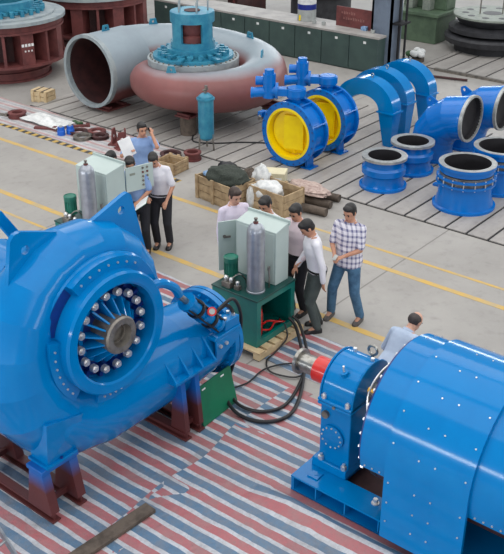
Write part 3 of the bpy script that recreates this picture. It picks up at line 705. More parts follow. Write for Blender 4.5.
# ------------------------------------------------------------------ hoses
def hose(name, label, pts, r, m, cat='hose'):
    return tag(MB().tube(pts, r, 10, 8).build(name, m), label, cat)
hose('hydraulic_hose', 'black hose sweeping over the striped sheet in the wider of two loops', [(8.45, 6.28, 0.30), (8.40, 6.12, 0.22), (8.05, 5.75, 0.06), (7.55, 5.40, 0.04), (7.05, 5.20, 0.04), (6.75, 5.35, 0.04), (6.68, 5.70, 0.05), (6.85, 6.02, 0.16), (7.06, 6.06, 0.55), (7.02, 5.98, 1.0), (6.85, 5.96, 1.30), (6.66, 5.99, 1.25)], 0.022, M['rubber'])
hose('hydraulic_hose', 'black hose following the inside of the wide loop, tighter to the silver-bottle unit', [(8.52, 6.28, 0.30), (8.50, 6.14, 0.22), (8.20, 5.80, 0.06), (7.70, 5.52, 0.04), (7.18, 5.36, 0.04), (6.90, 5.48, 0.04), (6.82, 5.78, 0.05), (6.95, 6.04, 0.16), (7.12, 6.04, 0.55), (7.08, 5.95, 1.05), (6.92, 5.93, 1.36), (6.72, 5.97, 1.30)], 0.020, M['rubber'])
hose('cable', 'thin black cable coiled once on the sheet in front of the middle hydraulic unit', [(8.35, 6.28, 0.26), (8.28, 6.18, 0.12), (8.02, 6.16, 0.04), (7.78, 6.12, 0.03), (7.62, 5.92, 0.03), (7.72, 5.62, 0.03), (7.95, 5.62, 0.03), (7.92, 5.85, 0.035), (7.62, 6.02, 0.035), (7.25, 6.0, 0.03), (7.0, 6.1, 0.03)], 0.011, M['rubber'], 'cable')

# ------------------------------------------------------------------ plank and ladder in the lower left corner
b = MB(); u = Vector((0.998, -0.06, 0)); b.obox((4.42, 5.36, 0.043), u, (0.06, 0.998, 0), (0, 0, 1), 0.50, 0.075, 0.022)
tag(b.build('timber_plank', M['wood_old'], ang=0, bevel=0.004), 'dark weathered wooden plank lying on the striped sheet, lower left', 'plank')
ld = thing('ladder', 'aluminium ladder leaning up at the lower left edge of the photo', 'ladder', (3.62, 5.72, 0.014))
P0, P1 = Vector((0, 0, 0)), Vector((-0.12, 0.95, 1.25)); sd = Vector((0.97, 0.12, 0)).normalized()
for k in (0, -1):
    MB().obox((P0+P1)/2+sd*0.34*k, sd, (P1-P0).normalized(), sd.cross((P1-P0).normalized()), 0.012, (P1-P0).length/2, 0.03).build('rail', M['aluminium'], ld, ang=0)
for k in range(1, 6):
    c_ = P0+(P1-P0)*(k/5.6); MB().cyl(c_, c_-sd*0.34, 0.014, n=10).build('rung', M['aluminium'], ld)

# ------------------------------------------------------------------ second spiral casing with upright shaft, at the back
S = thing('turbine_casing', 'grey and red-brown spiral casing with wide open pipe and teal head, at the back', 'turbine casing', (14.56, 13.52, 0))
ZC = 0.93; NR2 = 32; PY = 2.05
def cr(phi):
    K = [(0, 2.05, .78), (45, 1.86, .70), (90, 1.62, .60), (180, 1.42, .45), (250, 1.18, .38), (345, 1.0, .28)]
    for (a, Ra, ra), (b_, Rb, rb) in zip(K[:-1], K[1:]):
        if phi <= b_: t = (phi-a)/(b_-a); return Ra+(Rb-Ra)*t, ra+(rb-ra)*t
rings = []
for i in range(0, 31):
    phi = i*11.5; Rc, r = cr(phi); th = math.radians(90-phi); er = Vector((math.cos(th), math.sin(th), 0))
    rings.append([er*Rc+Vector((0, 0, ZC))+er*r*math.cos(2*PI*k/NR2)+Vector((0, 0, 1))*r*math.sin(2*PI*k/NR2) for k in range(NR2)])
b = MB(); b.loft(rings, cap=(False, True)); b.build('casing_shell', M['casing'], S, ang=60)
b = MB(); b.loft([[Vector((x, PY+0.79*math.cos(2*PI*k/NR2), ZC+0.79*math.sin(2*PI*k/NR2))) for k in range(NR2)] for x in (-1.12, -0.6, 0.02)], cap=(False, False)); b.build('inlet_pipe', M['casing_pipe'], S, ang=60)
b = MB(); b.lathe([(0.805, -1.20), (0.805, -1.08), (0.73, -1.08), (0.73, -1.20)], (0, PY, ZC), 'X', 56, close=True); b.build('pipe_rim', M['dust_grey'], S)
b = MB(); b.lathe([(0.735, -1.19), (0.735, 0.6), (0.70, 0.62), (0.0, 0.62)], (0, PY, ZC), 'X', 40, cap=(False, True)); b.build('pipe_bore', M['rust_dark'], S)
b = MB(); b.lathe([(0.70, 0.5), (0.95, 0.5), (0.98, 1.30), (0.98, 1.38), (0.70, 1.38)], (0, 0, 0), 'Z', 64, close=True); b.build('stay_ring', M['dust_grey'], S)
b = MB(); b.ring(0.55, 0.86, 1.38, 1.44, (0, 0, 0), 'Z', 64); b.build('cover_ring', M['dust_teal'], S)
for k in range(40):
    t = 2*PI*k/40; MB().cyl((0.92*math.cos(t), 0.92*math.sin(t), 1.38), (0.92*math.cos(t), 0.92*math.sin(t), 1.41), 0.018, n=6).build('ring_bolt', M['iron'], S)
for k in range(20):
    t = 2*PI*k/20; c_, s_ = math.cos(t), math.sin(t)
    b = MB(); b.cyl((0.72*c_, 0.72*s_, 1.44), (0.72*c_, 0.72*s_, 1.53), 0.05, n=12); b.obox((0.64*c_-0.04*s_, 0.64*s_+0.04*c_, 1.50), (c_, s_, 0), (-s_, c_, 0), (0, 0, 1), 0.10, 0.035, 0.02)
    b.build('guide_vane_arm', M['dust_teal'], S)
b = MB(); b.ring(0.44, 0.56, 1.44, 1.58, (0, 0, 0), 'Z', 48); b.ring(0.40, 0.47, 1.58, 1.72, (0, 0, 0), 'Z', 48); b.ring(0.40, 0.47, 2.12, 2.32, (0, 0, 0), 'Z', 48)
for k in range(4):
    a = math.radians(220+45+90*k); b.lathe([(0.40, 1.72), (0.47, 1.72), (0.47, 2.12), (0.40, 2.12)], (0, 0, 0), 'Z', 10, a0=a-math.radians(17), a1=a+math.radians(17))
b.lathe([(0.0, 2.29), (0.46, 2.29), (0.46, 2.33), (0.0, 2.33)], (0, 0, 0), 'Z', 48)
hd = b.build('turbine_head', M['dust_teal'], S)
MB().cyl((0, 0, 2.33), (0, 0, 2.345), 0.17, n=24).build('top_hole', M['rust_dark'], hd)
b = MB(); b.lathe([(0.0, 1.6), (0.34, 1.6), (0.34, 1.82), (0.30, 1.86), (0.34, 1.92), (0.34, 2.10), (0.2, 2.15), (0.0, 2.15)], (0, 0, 0), 'Z', 32); b.build('coupling', M['rust'], S)
for k in range(5):
    t = 2*PI*k/5+0.4; MB().cyl((0.33*math.cos(t), 0.33*math.sin(t), 2.33), (0.33*math.cos(t), 0.33*math.sin(t), 2.56), 0.018, n=8).build('stud', M['dust_grey'], hd)
for a, R_, z in ((205, 0.86, 1.44), (255, 0.86, 1.44)):
    t = math.radians(a); MB().obox((R_*math.cos(t), R_*math.sin(t), 1.48), (math.cos(t), math.sin(t), 0), (-math.sin(t), math.cos(t), 0), (0, 0, 1), 0.16, 0.05, 0.025).build('strap', M['dust_teal'], S, ang=0)
for phi in (20, 100, 150, 250):
    Rc, r = cr(phi); t = math.radians(90-phi); er = Vector((math.cos(t), math.sin(t), 0)); tn = Vector((-math.sin(t), math.cos(t), 0))
    MB().plate([(-0.12, -0.04), (0.12, -0.04), (0.07, 0.13), (-0.07, 0.13)], [(0, 0.06, 0.03)], er*Rc+Vector((0, 0, ZC+r)), tn, (0, 0, 1), 0.03).build('lifting_lug', M['dust_teal'], S)
MB().plate([(-0.12, -0.04), (0.12, -0.04), (0.07, 0.13), (-0.07, 0.13)], [(0, 0.06, 0.03)], Vector((-0.6, PY, ZC+0.785)), (1, 0, 0), (0, 0, 1), 0.03).build('lifting_lug', M['dust_teal'], S)
def post(loc, label, h, r=0.17):
    t = thing('support_post', label, 'post', loc)
    b = MB(); b.cyl((0, 0, 0), (0, 0, h-0.08), r, n=24); b.build('column', M['wood_old'], t)
    b = MB(); b.box(-r*1.15, r*1.15, -r*1.15, r*1.15, h-0.08, h-0.05); b.box(-r*0.9, -r*0.6, -r, r, h-0.05, h); b.box(r*0.6, r*0.9, -r, r, h-0.05, h); b.build('cradle', M['rust'], t, ang=0)
post((13.62, 12.85, 0.026), 'dark round post under the nearest bulge of the grey and red-brown casing', 0.47)
post((15.55, 12.2, 0.026), 'dark round post under the right bulge of the grey and red-brown casing', 0.36)
post((16.15, 14.2, 0.026), 'dark round post under the far side of the grey and red-brown casing', 0.26)
post((13.9, 15.57, 0.026), 'low round post under the open pipe of the grey and red-brown casing', 0.085, 0.3)

# ------------------------------------------------------------------ two butterfly valves
def valve(loc, label):
    t = thing('butterfly_valve', label, 'valve', loc, 0, 'butterfly valves on the slotted floor plates')
    o = (0, 0, 0.66)
    b = MB(); b.lathe([(0.50, -0.20), (0.62, -0.20), (0.62, -0.145), (0.555, -0.14), (0.555, 0.20), (0.62, 0.205), (0.62, 0.26), (0.50, 0.26)], o, 'X', 56, close=True)
    body = b.build('valve_body', M['blue_valve'], t)
    b = MB(); b.lathe([(0.455, -0.205), (0.505, -0.205), (0.505, 0.265), (0.455, 0.265)], o, 'X', 56, close=True); b.build('bore_lining', M['yellow'], body)
    for k in range(24):
        a = 2*PI*k/24; p = Vector((0, 0.585*math.cos(a), 0.66+0.585*math.sin(a)))
        MB().cyl(p+Vector((-0.205, 0, 0)), p+Vector((-0.20, 0, 0)), 0.016, n=10).build('bolt_hole', M['blue_dark'], body)
    for k in range(8):
        a = 2*PI*(k+0.5)/8; e = Vector((0, math.cos(a), math.sin(a)))
        MB().obox(Vector((0.03, 0, 0.66))+e*0.585, (1, 0, 0), e, Vector((1, 0, 0)).cross(e), 0.17, 0.035, 0.010).build('stiffening_rib', M['blue_valve'], body, ang=0)
    b = MB(); n_ = Vector((0.96, 0.28, 0)).normalized(); s_ = Vector((-n_.y, n_.x, 0))
    c = Vector((0.05, 0, 0.66))
    b.loft([[c+n_*x+(s_*math.cos(2*PI*k/40)+Vector((0, 0, 1))*math.sin(2*PI*k/40))*r for k in range(40)] for x, r in ((-0.035, 0.40), (-0.02, 0.448), (0.02, 0.448), (0.04, 0.40))])
    b.obox(c-n_*0.07, s_, (0, 0, 1), n_, 0.20, 0.33, 0.05); b.cyl(c-Vector((0, 0, 0.44)), c+Vector((0, 0, 0.44)), 0.05, n=16)
    b.build('valve_disc', M['yellow'], t, bevel=0.008)
    for y in (-0.36, 0.36):
        b = MB(); b.box(-0.12, 0.16, y-0.12, y+0.12, 0.026, 0.05); b.box(-0.08, 0.12, y-0.03, y+0.03, 0.05, 0.24); b.build('foot', M['blue_valve'], t, ang=0, bevel=0.006)
    # gear box and electric actuator on the neck
    d = Vector((-0.55, 0.835, 0)); s_ = Vector((-d.y, d.x, 0)); c = Vector((0.03, 0, 0))
    b = MB(); b.cyl((0.03, 0, 1.20), (0.03, 0, 1.34), 0.10, n=20); b.cyl((0.03, 0, 1.33), (0.03, 0, 1.36), 0.17, n=24); b.build('neck', M['blue_valve'], t)
    b = MB(); b.cyl((0.03, 0, 1.36), (0.03, 0, 1.50), 0.19, n=28); b.cyl((0.03, 0, 1.50), (0.03, 0, 1.515), 0.16, n=28)
    b.obox(c+d*0.20+Vector((0, 0, 1.43)), d, s_, (0, 0, 1), 0.17, 0.10, 0.07); b.build('gear_box', M['blue_valve'], t, bevel=0.01)
    b = MB(); z = Vector((0, 0, 1.44))
    b.cyl(c+d*0.33+z, c+d*0.38+z, 0.15, n=20); b.cyl(c+d*0.36+z, c+d*0.56+z, 0.115, n=20); b.cyl(c+d*0.50+z+Vector((0, 0, -0.13)), c+d*0.50+z+Vector((0, 0, 0.32)), 0.12, n=20)
    b.cyl(c+d*0.50+z+Vector((0, 0, 0.32)), c+d*0.50+z+Vector((0, 0, 0.40)), 0.09, n=20)
    b.cyl(c+d*0.56+z+Vector((0, 0, -0.02)), c+d*0.82+z+Vector((0, 0, -0.05)), 0.095, n=20); b.cyl(c+d*0.80+z+Vector((0, 0, -0.05)), c+d*0.84+z+Vector((0, 0, -0.05)), 0.105, n=20)
    b.cyl(c+d*0.52+z+Vector((0, 0, 0.16))-s_*0.08, c+d*0.76+z+Vector((0, 0, 0.16))-s_*0.08, 0.085, n=18)
    b.build('electric_actuator', M['blue_valve'], t)
    b = MB(); b.cyl((0.02, 0.58, 0.86), (0.02, 0.72, 0.88), 0.06, n=16); b.obox((-0.04, 0.74, 0.88), (1, 0, 0), (0, 1, 0), (0, 0, 1), 0.08, 0.05, 0.05); b.build('limit_switch', M['blue_valve'], t)
    MB().cyl((-0.14, 0.72, 0.86), (-0.10, 0.78, 0.78), 0.03, n=12).build('cable_gland', M['iron'], t)
    return t
v1 = valve((13.62, 10.10, 0), 'nearer blue butterfly valve with yellow disc and motor actuator on top')
dup(v1, (14.68, 10.12, 0), None, 'blue butterfly valve with yellow disc standing behind the nearer valve, by the arched ducts')

# ------------------------------------------------------------------ three arched square ducts
def arched_duct(loc, label):
    t = thing('arched_duct', label, 'duct', loc, 0, 'arched blue ducts on the slotted floor plates')
    secs = []; n = 20; cy, cz = 0.40, 0.74
    for k in range(n+1):
        a = math.radians(32)+math.radians(148)*k/n; secs.append([(cy+0.36*math.cos(a), cz+0.27*math.sin(a)), (cy+0.70*math.cos(a), cz+0.60*math.sin(a))])
    rings = [[Vector((x, y, z)) for (y, z), x in ((i_, -0.16), (i_, 0.16), (o_, 0.16), (o_, -0.16))] for i_, o_ in secs]
    b = MB(); b.loft(rings); b.build('bend', M['blue'], t, ang=30)
    b = MB(); b.box(-0.19, 0.19, -0.33, 0.07, 0.715, 0.745); b.build('duct_flange', M['blue'], t, ang=0)
    b = MB(); b.loft([[Vector((x, y, 0.026)) for x, y in ((-0.10, -0.26), (0.10, -0.26), (0.10, -0.08), (-0.10, -0.08))], [Vector((x, y, 0.716)) for x, y in ((-0.16, -0.30), (0.16, -0.30), (0.16, 0.04), (-0.16, 0.04))]])
    b.build('tapered_leg', M['blue'], t, ang=0)
    b = MB(); b.cyl((0, 0.32, 1.32), (0, 0.32, 1.37), 0.012, n=8); b.lathe([(0.03+0.009*math.cos(2*PI*k/8), 0.009*math.sin(2*PI*k/8)) for k in range(8)], (0, 0.32, 1.39), 'X', 16, close=True); b.build('lifting_eye', M['steel'], t)
    return t
d1 = arched_duct((15.66, 9.38, 0), 'nearest of the three arched blue square ducts, beside the yellow valves')
dup(d1, (16.40, 9.50, 0), None, 'middle one of the three arched blue square ducts')
dup(d1, (17.24, 9.46, 0), None, 'farthest of the three arched blue square ducts, standing apart on the right')

# ------------------------------------------------------------------ round elbows and flanged pipe pieces
def elbow(loc, label):
    t = thing('pipe_elbow', label, 'pipe', loc, 0, 'blue pipe elbows')
    R_, r, n = 0.68, 0.42, 32
    def sec(a, rr): # a=0 vertical start, 90 horizontal towards -Y
        c = Vector((0, -R_+R_*math.cos(a), 0.26+R_*math.sin(a))); e = Vector((0, math.cos(a), math.sin(a)))
        return [c+e*rr*math.cos(2*PI*k/n)+Vector((1, 0, 0))*rr*math.sin(2*PI*k/n) for k in range(n)]
    rings = [[Vector((r*math.sin(2*PI*k/n), r*math.cos(2*PI*k/n), 0.06)) for k in range(n)]]+[sec(math.radians(a), r) for a in (0, 22, 44, 66, 90)]
    tail = [v+Vector((0, -0.10, 0)) for v in sec(PI/2, r)]; rings.append(tail)
    b = MB(); b.loft(rings, cap=(True, False)); sh = b.build('elbow_shell', M['blue_valve'], t, ang=60)
    for e in sh.data.edges:
        if e.vertices[0]//n == e.vertices[1]//n: e.use_edge_sharp = True
    b = MB(); b.ring(0.36, 0.455, 0.026, 0.075, (0, 0, 0), 'Z', 48); b.build('base_flange', M['blue_valve'], t)
    zc = 0.26+R_
    b = MB(); b.lathe([(0.402, -R_-0.12), (0.445, -R_-0.12), (0.445, -R_-0.06), (0.402, -R_-0.06)], (0, 0, zc), 'Y', 48, close=True); b.build('mouth_rim', M['grey_flange'], t)
    b = MB(); b.lathe([(0.404, -R_-0.11), (0.395, -R_+0.0), (0.0, -R_+0.05)], (0, 0, zc), 'Y', 40, cap=(False, True)); b.build('bore', M['inside'], t)
    a = math.radians(48); c = Vector((0, -R_+(R_+r)*math.cos(a), 0.26+(R_+r)*math.sin(a))); e = Vector((0, math.cos(a), math.sin(a))); tn = Vector((0, -math.sin(a), math.cos(a)))
    MB().plate([(-0.13, -0.05), (0.13, -0.05), (0.06, 0.14), (-0.02, 0.17), (-0.07, 0.12)], [(0.0, 0.09, 0.032)], c, tn, e, 0.03).build('lifting_lug', M['blue_valve'], t)
    return t
e1 = elbow((15.66, 8.26, 0), 'nearer blue pipe elbow with a dark open mouth, on the slotted plates')
dup(e1, (16.68, 8.07, 0), None, 'farther blue pipe elbow with dark open mouth, at the right edge')
def short_pipe(loc, label):
    t = thing('short_pipe', label, 'pipe', loc, 0, 'short blue pipe pieces with one raised band')
    b = MB(); b.lathe([(0.30, 0.026), (0.43, 0.026), (0.43, 0.07), (0.385, 0.085), (0.35, 0.20), (0.36, 0.26), (0.40, 0.30), (0.40, 0.40), (0.36, 0.44), (0.35, 0.50), (0.35, 0.575), (0.30, 0.575)], (0, 0, 0), 'Z', 48, close=True); b.build('pipe_wall', M['blue_valve'], t)
    b = MB(); b.ring(0.30, 0.41, 0.565, 0.61, (0, 0, 0), 'Z', 48); b.build('top_flange', M['grey_flange'], t)
    b = MB(); b.lathe([(0.297, 0.605), (0.297, 0.06), (0.0, 0.05)], (0, 0, 0), 'Z', 40, cap=(False, True)); b.build('bore', M['inside'], t)
    return t
p1 = short_pipe((13.75, 8.16, 0), 'nearest short blue pipe piece with pale top flange, left of the bolted one')
dup(p1, (14.75, 8.17, 0), None, 'short blue pipe piece with pale top flange, standing behind the nearest one')
def bolted_pipe(loc, label):
    t = thing('bolted_pipe', label, 'pipe', loc, 0, 'wide blue pipe pieces with a bolted joint')
    b = MB(); b.lathe([(0.40, 0.026), (0.54, 0.026), (0.54, 0.07), (0.50, 0.085), (0.46, 0.25), (0.45, 0.46), (0.51, 0.465), (0.51, 0.50), (0.44, 0.50), (0.40, 0.50)], (0, 0, 0), 'Z', 56, close=True); b.build('lower_pipe', M['blue_valve'], t)
    b = MB(); b.ring(0.40, 0.455, 0.50, 0.64, (0, 0, 0), 'Z', 48); b.build('rubber_sleeve', M['iron'], t)
    b = MB(); b.lathe([(0.40, 0.57), (0.51, 0.57), (0.51, 0.60), (0.46, 0.605), (0.46, 0.60), (0.40, 0.60)], (0, 0, 0), 'Z', 56, close=True); b.build('loose_ring', M['blue_valve'], t)
    b = MB(); b.lathe([(0.40, 0.66), (0.46, 0.66), (0.465, 0.74), (0.495, 0.75), (0.495, 0.80), (0.40, 0.80)], (0, 0, 0), 'Z', 56, close=True); b.build('upper_pipe', M['blue_valve'], t)
    b = MB(); b.ring(0.40, 0.49, 0.797, 0.808, (0, 0, 0), 'Z', 56); b.build('flange_face', M['grey_flange'], t)
    b = MB(); b.lathe([(0.397, 0.806), (0.397, 0.05), (0.0, 0.04)], (0, 0, 0), 'Z', 40, cap=(False, True)); b.build('bore', M['inside'], t)
    for k in range(16):
        a = 2*PI*k/16; p = Vector((0.49*math.cos(a), 0.49*math.sin(a), 0)); MB().cyl(p+Vector((0, 0, 0.45)), p+Vector((0, 0, 0.62)), 0.011, n=6).build('tie_bolt', M['chrome'], t)
    b = MB(); b.box(-0.05, 0.05, 0.46, 0.60, 0.24, 0.28); b.build('bracket', M['blue_valve'], t, ang=0)
    return t
b1 = bolted_pipe((13.88, 6.60, 0), 'wide blue pipe piece with bolted joint, nearest on the slotted plates')
dup(b1, (15.0, 6.52, 0), None, 'wide blue pipe piece with bolted joint, cut by the right edge')

# ------------------------------------------------------------------ standing air vessel
t = thing('air_vessel', 'slim teal air vessel on three legs in front of the grey and red-brown casing', 'tank', (13.15, 11.92, 0.026))
b = MB(); b.lathe([(0.0, 0.20), (0.10, 0.21), (0.155, 0.26), (0.155, 1.04), (0.14, 1.10), (0.08, 1.145), (0.0, 1.15)], (0, 0, 0), 'Z', 32); b.build('vessel', M['dust_teal'], t)
MB().lathe([(0.15, 1.03), (0.18, 1.03), (0.18, 1.06), (0.15, 1.06)], (0, 0, 0), 'Z', 32, close=True).build('flange', M['dust_teal'], t)
for k in range(3):
    a = 2*PI*k/3+0.7; MB().cyl((0.17*math.cos(a), 0.17*math.sin(a), 0), (0.145*math.cos(a), 0.145*math.sin(a), 0.34), 0.018, n=8).build('leg', M['iron'], t)
MB().cyl((0, 0, 1.15), (0, 0, 1.24), 0.025, n=10).cyl((-0.07, 0, 1.22), (0.07, 0, 1.22), 0.02, n=10).cyl((0.02, 0.0, 1.24), (0.02, 0, 1.30), 0.03, n=10).build('valve', M['iron'], t)

# ------------------------------------------------------------------ large stay rings at the upper left
def stay_ring(loc, label, rz, marks):
    t = thing('stay_ring', label, 'turbine ring', loc, rz, 'large red-brown turbine rings')
    b = MB(); b.lathe([(0.70, 0.0), (1.10, 0.0), (1.10, 0.05), (1.04, 0.05), (1.04, 0.20), (1.12, 0.20), (1.12, 0.24), (1.04, 0.24), (1.04, 0.44), (0.70, 0.44)], (0, 0, 0), 'Z', 56, close=True); b.build('base_drum', M['rust'], t)
    b = MB(); b.ring(0.70, 1.52, 0.44, 0.50, (0, 0, 0), 'Z', 64); b.build('lower_flange', M['rust'], t)
    b = MB(); b.ring(0.80, 0.95, 0.50, 1.24, (0, 0, 0), 'Z', 48); b.build('inner_wall', M['rust_dark'], t)
    for k in range(16):
        a = 2*PI*k/16; c_ = Vector((math.cos(a), math.sin(a), 0)); s_ = Vector((-math.sin(a), math.cos(a), 0))
        w_ = 0.16 if k % 2 == 1 else 0.035
        vn = MB().obox(c_*1.18+Vector((0, 0, 0.87)), c_, s_, (0, 0, 1), 0.28, w_, 0.37).build('stay_vane', M['rust'], t, ang=0)
        if marks and k == 11:
            for row, z, n_ in ((0, 0.98, 4), (1, 0.84, 3)):
                for q in range(n_):
                    sz = 0.030 if row == 0 else 0.018
                    MB().obox(c_*1.463+s_*(0.125-0.083*q-(0.03 if row else 0))+Vector((0, 0, z)), s_, (0, 0, 1), c_, sz, sz*1.1, 0.002).build('stencil_mark', M['label_white'], vn, ang=0)
    b = MB(); b.ring(0.80, 1.50, 1.24, 1.29, (0, 0, 0), 'Z', 64); b.ring(1.30, 1.46, 1.29, 1.44, (0, 0, 0), 'Z', 64); b.build('upper_flange', M['rust'], t)
    b = MB(); b.ring(0.60, 1.56, 1.44, 1.52, (0, 0, 0), 'Z', 72); b.build('cover_plate', M['dust_grey'], t)
    b = MB(); b.ring(0.70, 1.30, 1.52, 1.56, (0, 0, 0), 'Z', 64); b.build('cover_step', M['dust_grey'], t)
    for k in range(24):
        a = 2*PI*k/24; c_ = Vector((math.cos(a), math.sin(a), 0)); s_ = Vector((-math.sin(a), math.cos(a), 0))
        b = MB(); b.cyl(c_*1.02+Vector((0, 0, 1.56)), c_*1.02+Vector((0, 0, 1.70)), 0.055, n=12); b.obox(c_*0.93+s_*0.05+Vector((0, 0, 1.66)), (c_+s_*0.5).normalized(), (s_-c_*0.5).normalized(), (0, 0, 1), 0.14, 0.04, 0.025)
        b.build('guide_vane_arm', M['dust_teal'], t)
    b = MB(); b.ring(0.62, 0.82, 1.56, 1.84, (0, 0, 0), 'Z', 56); b.build('operating_ring', M['dust_teal'], t)
    return t
stay_ring((14.3, 19.75, 0), 'large red-brown turbine ring with teal top and white marks, cut by the left edge', 0.13, True)
stay_ring((17.85, 20.3, 0), 'large red-brown turbine ring behind the open pipe, cut by the upper edge', 0.11, False)

# ------------------------------------------------------------------ back of the hall: panelled machine bed, things on it, machine, big discs
t = thing('machine_bed', 'long dark green panelled bed with grey top, behind the valves and grey casing', 'machine', (20.08, 15.6, 0))
MB().box(0.03, 0.85, -3.25, 4.6, 0, 0.88).build('bed_body', M['wall_green'], t, ang=0)
MB().box(0.0, 0.95, -3.28, 4.65, 0.88, 0.93).build('bed_top', M['wall_cap'], t, ang=0)
for k in range(9):
    y = 4.55-0.87*k
    pn = MB().box(0.0, 0.03, y-0.85, y, 0.03, 0.87).build('side_panel', M['wall_green'], t, ang=0, bevel=0.006)
    MB().box(-0.004, 0.0, y-0.50, y-0.42, 0.72, 0.78).build('panel_sign', M['label_white'], pn, ang=0)
b = MB(); b.box(21.06, 22.0, 18.9, 20.7, 0, 1.0, 0.97); o = b.build('concrete_block', M['wall_cap'], ang=0, bevel=0.02); tag(o, 'pale grey block at the far end of the green panelled bed', 'block')
t = thing('steel_plate', 'red-brown steel plate with faint lettering, standing on the end of the green bed', 'metal plate', (20.62, 13.4, 0.93))
pl = MB().box(-0.02, 0.02, -0.60, 0.58, 0, 0.50).build('sheet', M['rust'], t, ang=0)
for row, z, y0, n_ in ((0, 0.36, 0.42, 6), (1, 0.22, 0.36, 9)):
    for q in range(n_):
        h = 0.028+0.008*((q*5) % 3); MB().box(-0.023, -0.02, y0-0.075*q-0.05, y0-0.075*q, z-h, z+h*0.6).box(-0.023, -0.02, y0-0.075*q-0.012, y0-0.075*q, z-h, z+h).build('faint_letter', M['rust_letter'], pl, ang=0)
MB().box(0.02, 0.12, -0.55, -0.51, 0, 0.4).build('prop', M['rust_dark'], t, ang=0)
t = thing('drum', 'white, blue and grey drum standing on the green panelled bed', 'drum', (20.62, 14.95, 0.93))
MB().cyl((0, 0, 0), (0, 0, 0.30), 0.25, n=32).build('lower_band', M['drum_grey'], t); MB().cyl((0, 0, 0.30), (0, 0, 0.44), 0.253, n=32).build('blue_band', M['drum_blue'], t)
MB().cyl((0, 0, 0.44), (0, 0, 0.72), 0.25, n=32).build('upper_band', M['plastic_white'], t); MB().cyl((0, 0, 0.72), (0, 0, 0.74), 0.26, n=32).build('lid', M['plastic_white'], t)
MB().box(-0.26, -0.25, 0.02, 0.07, 0.02, 0.16).build('tag', M['yellow'], t, ang=0)
tag(MB().box(20.5, 20.68, 12.98, 13.14, 0.93, 1.02).box(20.52, 20.66, 13.0, 13.12, 1.02, 1.03).build('carton', M['cloth_blue'], ang=0, bevel=0.01), 'blue and white packet lying on the green bed before the red-brown plate', 'packet')
for (x, y, lab) in ((20.35, 14.5, 'small grey pot on the green bed, just right of the drum'), (20.38, 14.22, 'small grey pot on the green bed, second from the drum'), (20.42, 12.72, 'small white cup on the green bed next to the column')):
    tag(MB().lathe([(0.0, 0.0), (0.05, 0.0), (0.06, 0.09), (0.05, 0.09), (0.04, 0.02), (0.0, 0.02)], (0, 0, 0), 'Z', 16).build('cup', M['drum_grey']), lab, 'cup').location = (x, y, 0.93)
def big_drum(loc, r, h, label):
    t = thing('cable_drum', label, 'drum', loc)
    MB().cyl((0, 0, 0), (0, 0, h*0.8), r, n=40).build('drum_wall', M['disc_dark'], t); MB().cyl((0, 0, h*0.8), (0, 0, h), r*1.08, n=40).build('rim', M['disc_dark'], t)
big_drum((24.6, 17.3, 0), 0.95, 0.95, 'dark round drum behind the white and blue drum, at the upper edge')
t = thing('scrap_bin', 'red-brown open steel bin beyond the green bed, at the upper edge', 'bin', (23.0, 19.8, 0), 0.0)
MB().box(-0.7, 0.7, -1.0, 1.0, 0, 0.06).box(-0.7, -0.65, -1, 1, 0.06, 0.9).box(0.65, 0.7, -1, 1, 0.06, 0.9).box(-0.65, 0.65, -1, -0.95, 0.06, 0.9).box(-0.65, 0.65, 0.95, 1, 0.06, 0.9).build('bin_wall', M['rust_dark'], t, ang=0)
for k in range(5): MB().box(-0.74, -0.7, -0.9+0.42*k, -0.84+0.42*k, 0.0, 0.9).build('rib', M['rust'], t, ang=0)

t = thing('green_machine', 'green machine with two pale posts, standing right of the grey-blue column', 'machine', (24.35, 13.50, 0))
MB().box(-0.55, 0.6, -0.75, 0.75, 0, 0.75).build('machine_base', M['machine_green'], t, ang=0, bevel=0.02)
MB().box(-0.62, 0.66, -0.82, 0.82, 0.75, 0.84).build('machine_table', M['machine_green'], t, ang=0, bevel=0.01)
for y in (0.35, -0.20): MB().box(-0.25, 0.05, y-0.12, y+0.12, 0.84, 2.4).build('machine_column', M['disc_top'], t, ang=0, bevel=0.02)
MB().box(0.05, 0.6, -0.7, 0.7, 0.84, 2.3).build('machine_head', M['machine_green'], t, ang=0, bevel=0.03)
t = thing('turntable', 'stack of dark round castings with a pale holed top plate, upper right corner', 'casting', (24.3, 11.33, 0.0))
MB().lathe([(0.0, 0.0), (0.95, 0.0), (0.95, 0.22), (1.22, 0.26), (1.25, 0.40), (1.20, 0.46), (0.9, 0.50), (0.0, 0.50)], (0, 0, 0), 'Z', 56).build('lower_casting', M['disc_dark'], t)
MB().lathe([(0.0, 0.50), (1.0, 0.50), (1.15, 0.55), (1.15, 0.66), (0.95, 0.72), (0.0, 0.72)], (0, 0, 0), 'Z', 56).build('middle_casting', M['disc_dark'], t)
MB().lathe([(0.0, 0.72), (0.85, 0.74), (1.0, 0.90), (1.0, 0.94), (0.0, 0.94)], (0, 0, 0), 'Z', 56).build('upper_casting', M['disc_dark'], t)
tp = MB().lathe([(0.0, 0.94), (1.05, 0.94), (1.05, 0.99), (0.0, 0.99)], (0, 0, 0), 'Z', 56).build('top_plate', M['disc_top'], t)
for k in range(10):
    a = 2*PI*k/10+0.2; MB().cyl((0.72*math.cos(a), 0.72*math.sin(a), 0.985), (0.72*math.cos(a), 0.72*math.sin(a), 0.994), 0.10, n=16).build('hole', M['disc_dark'], tp)
MB().cyl((0, 0, 0.985), (0, 0, 0.994), 0.26, n=24).build('centre_hole', M['disc_dark'], tp)
for x, y in ((-0.25, 0.25), (0.1, -0.25)): MB().cyl((x, y, 0.99), (x, y, 1.9), 0.02, n=8).build('eye_rod', M['iron'], tp)
t = thing('white_bundle', 'small bundle of white and green flowers or rags on a stand behind the arched ducts', 'bundle', (21.9, 12.25, 0))
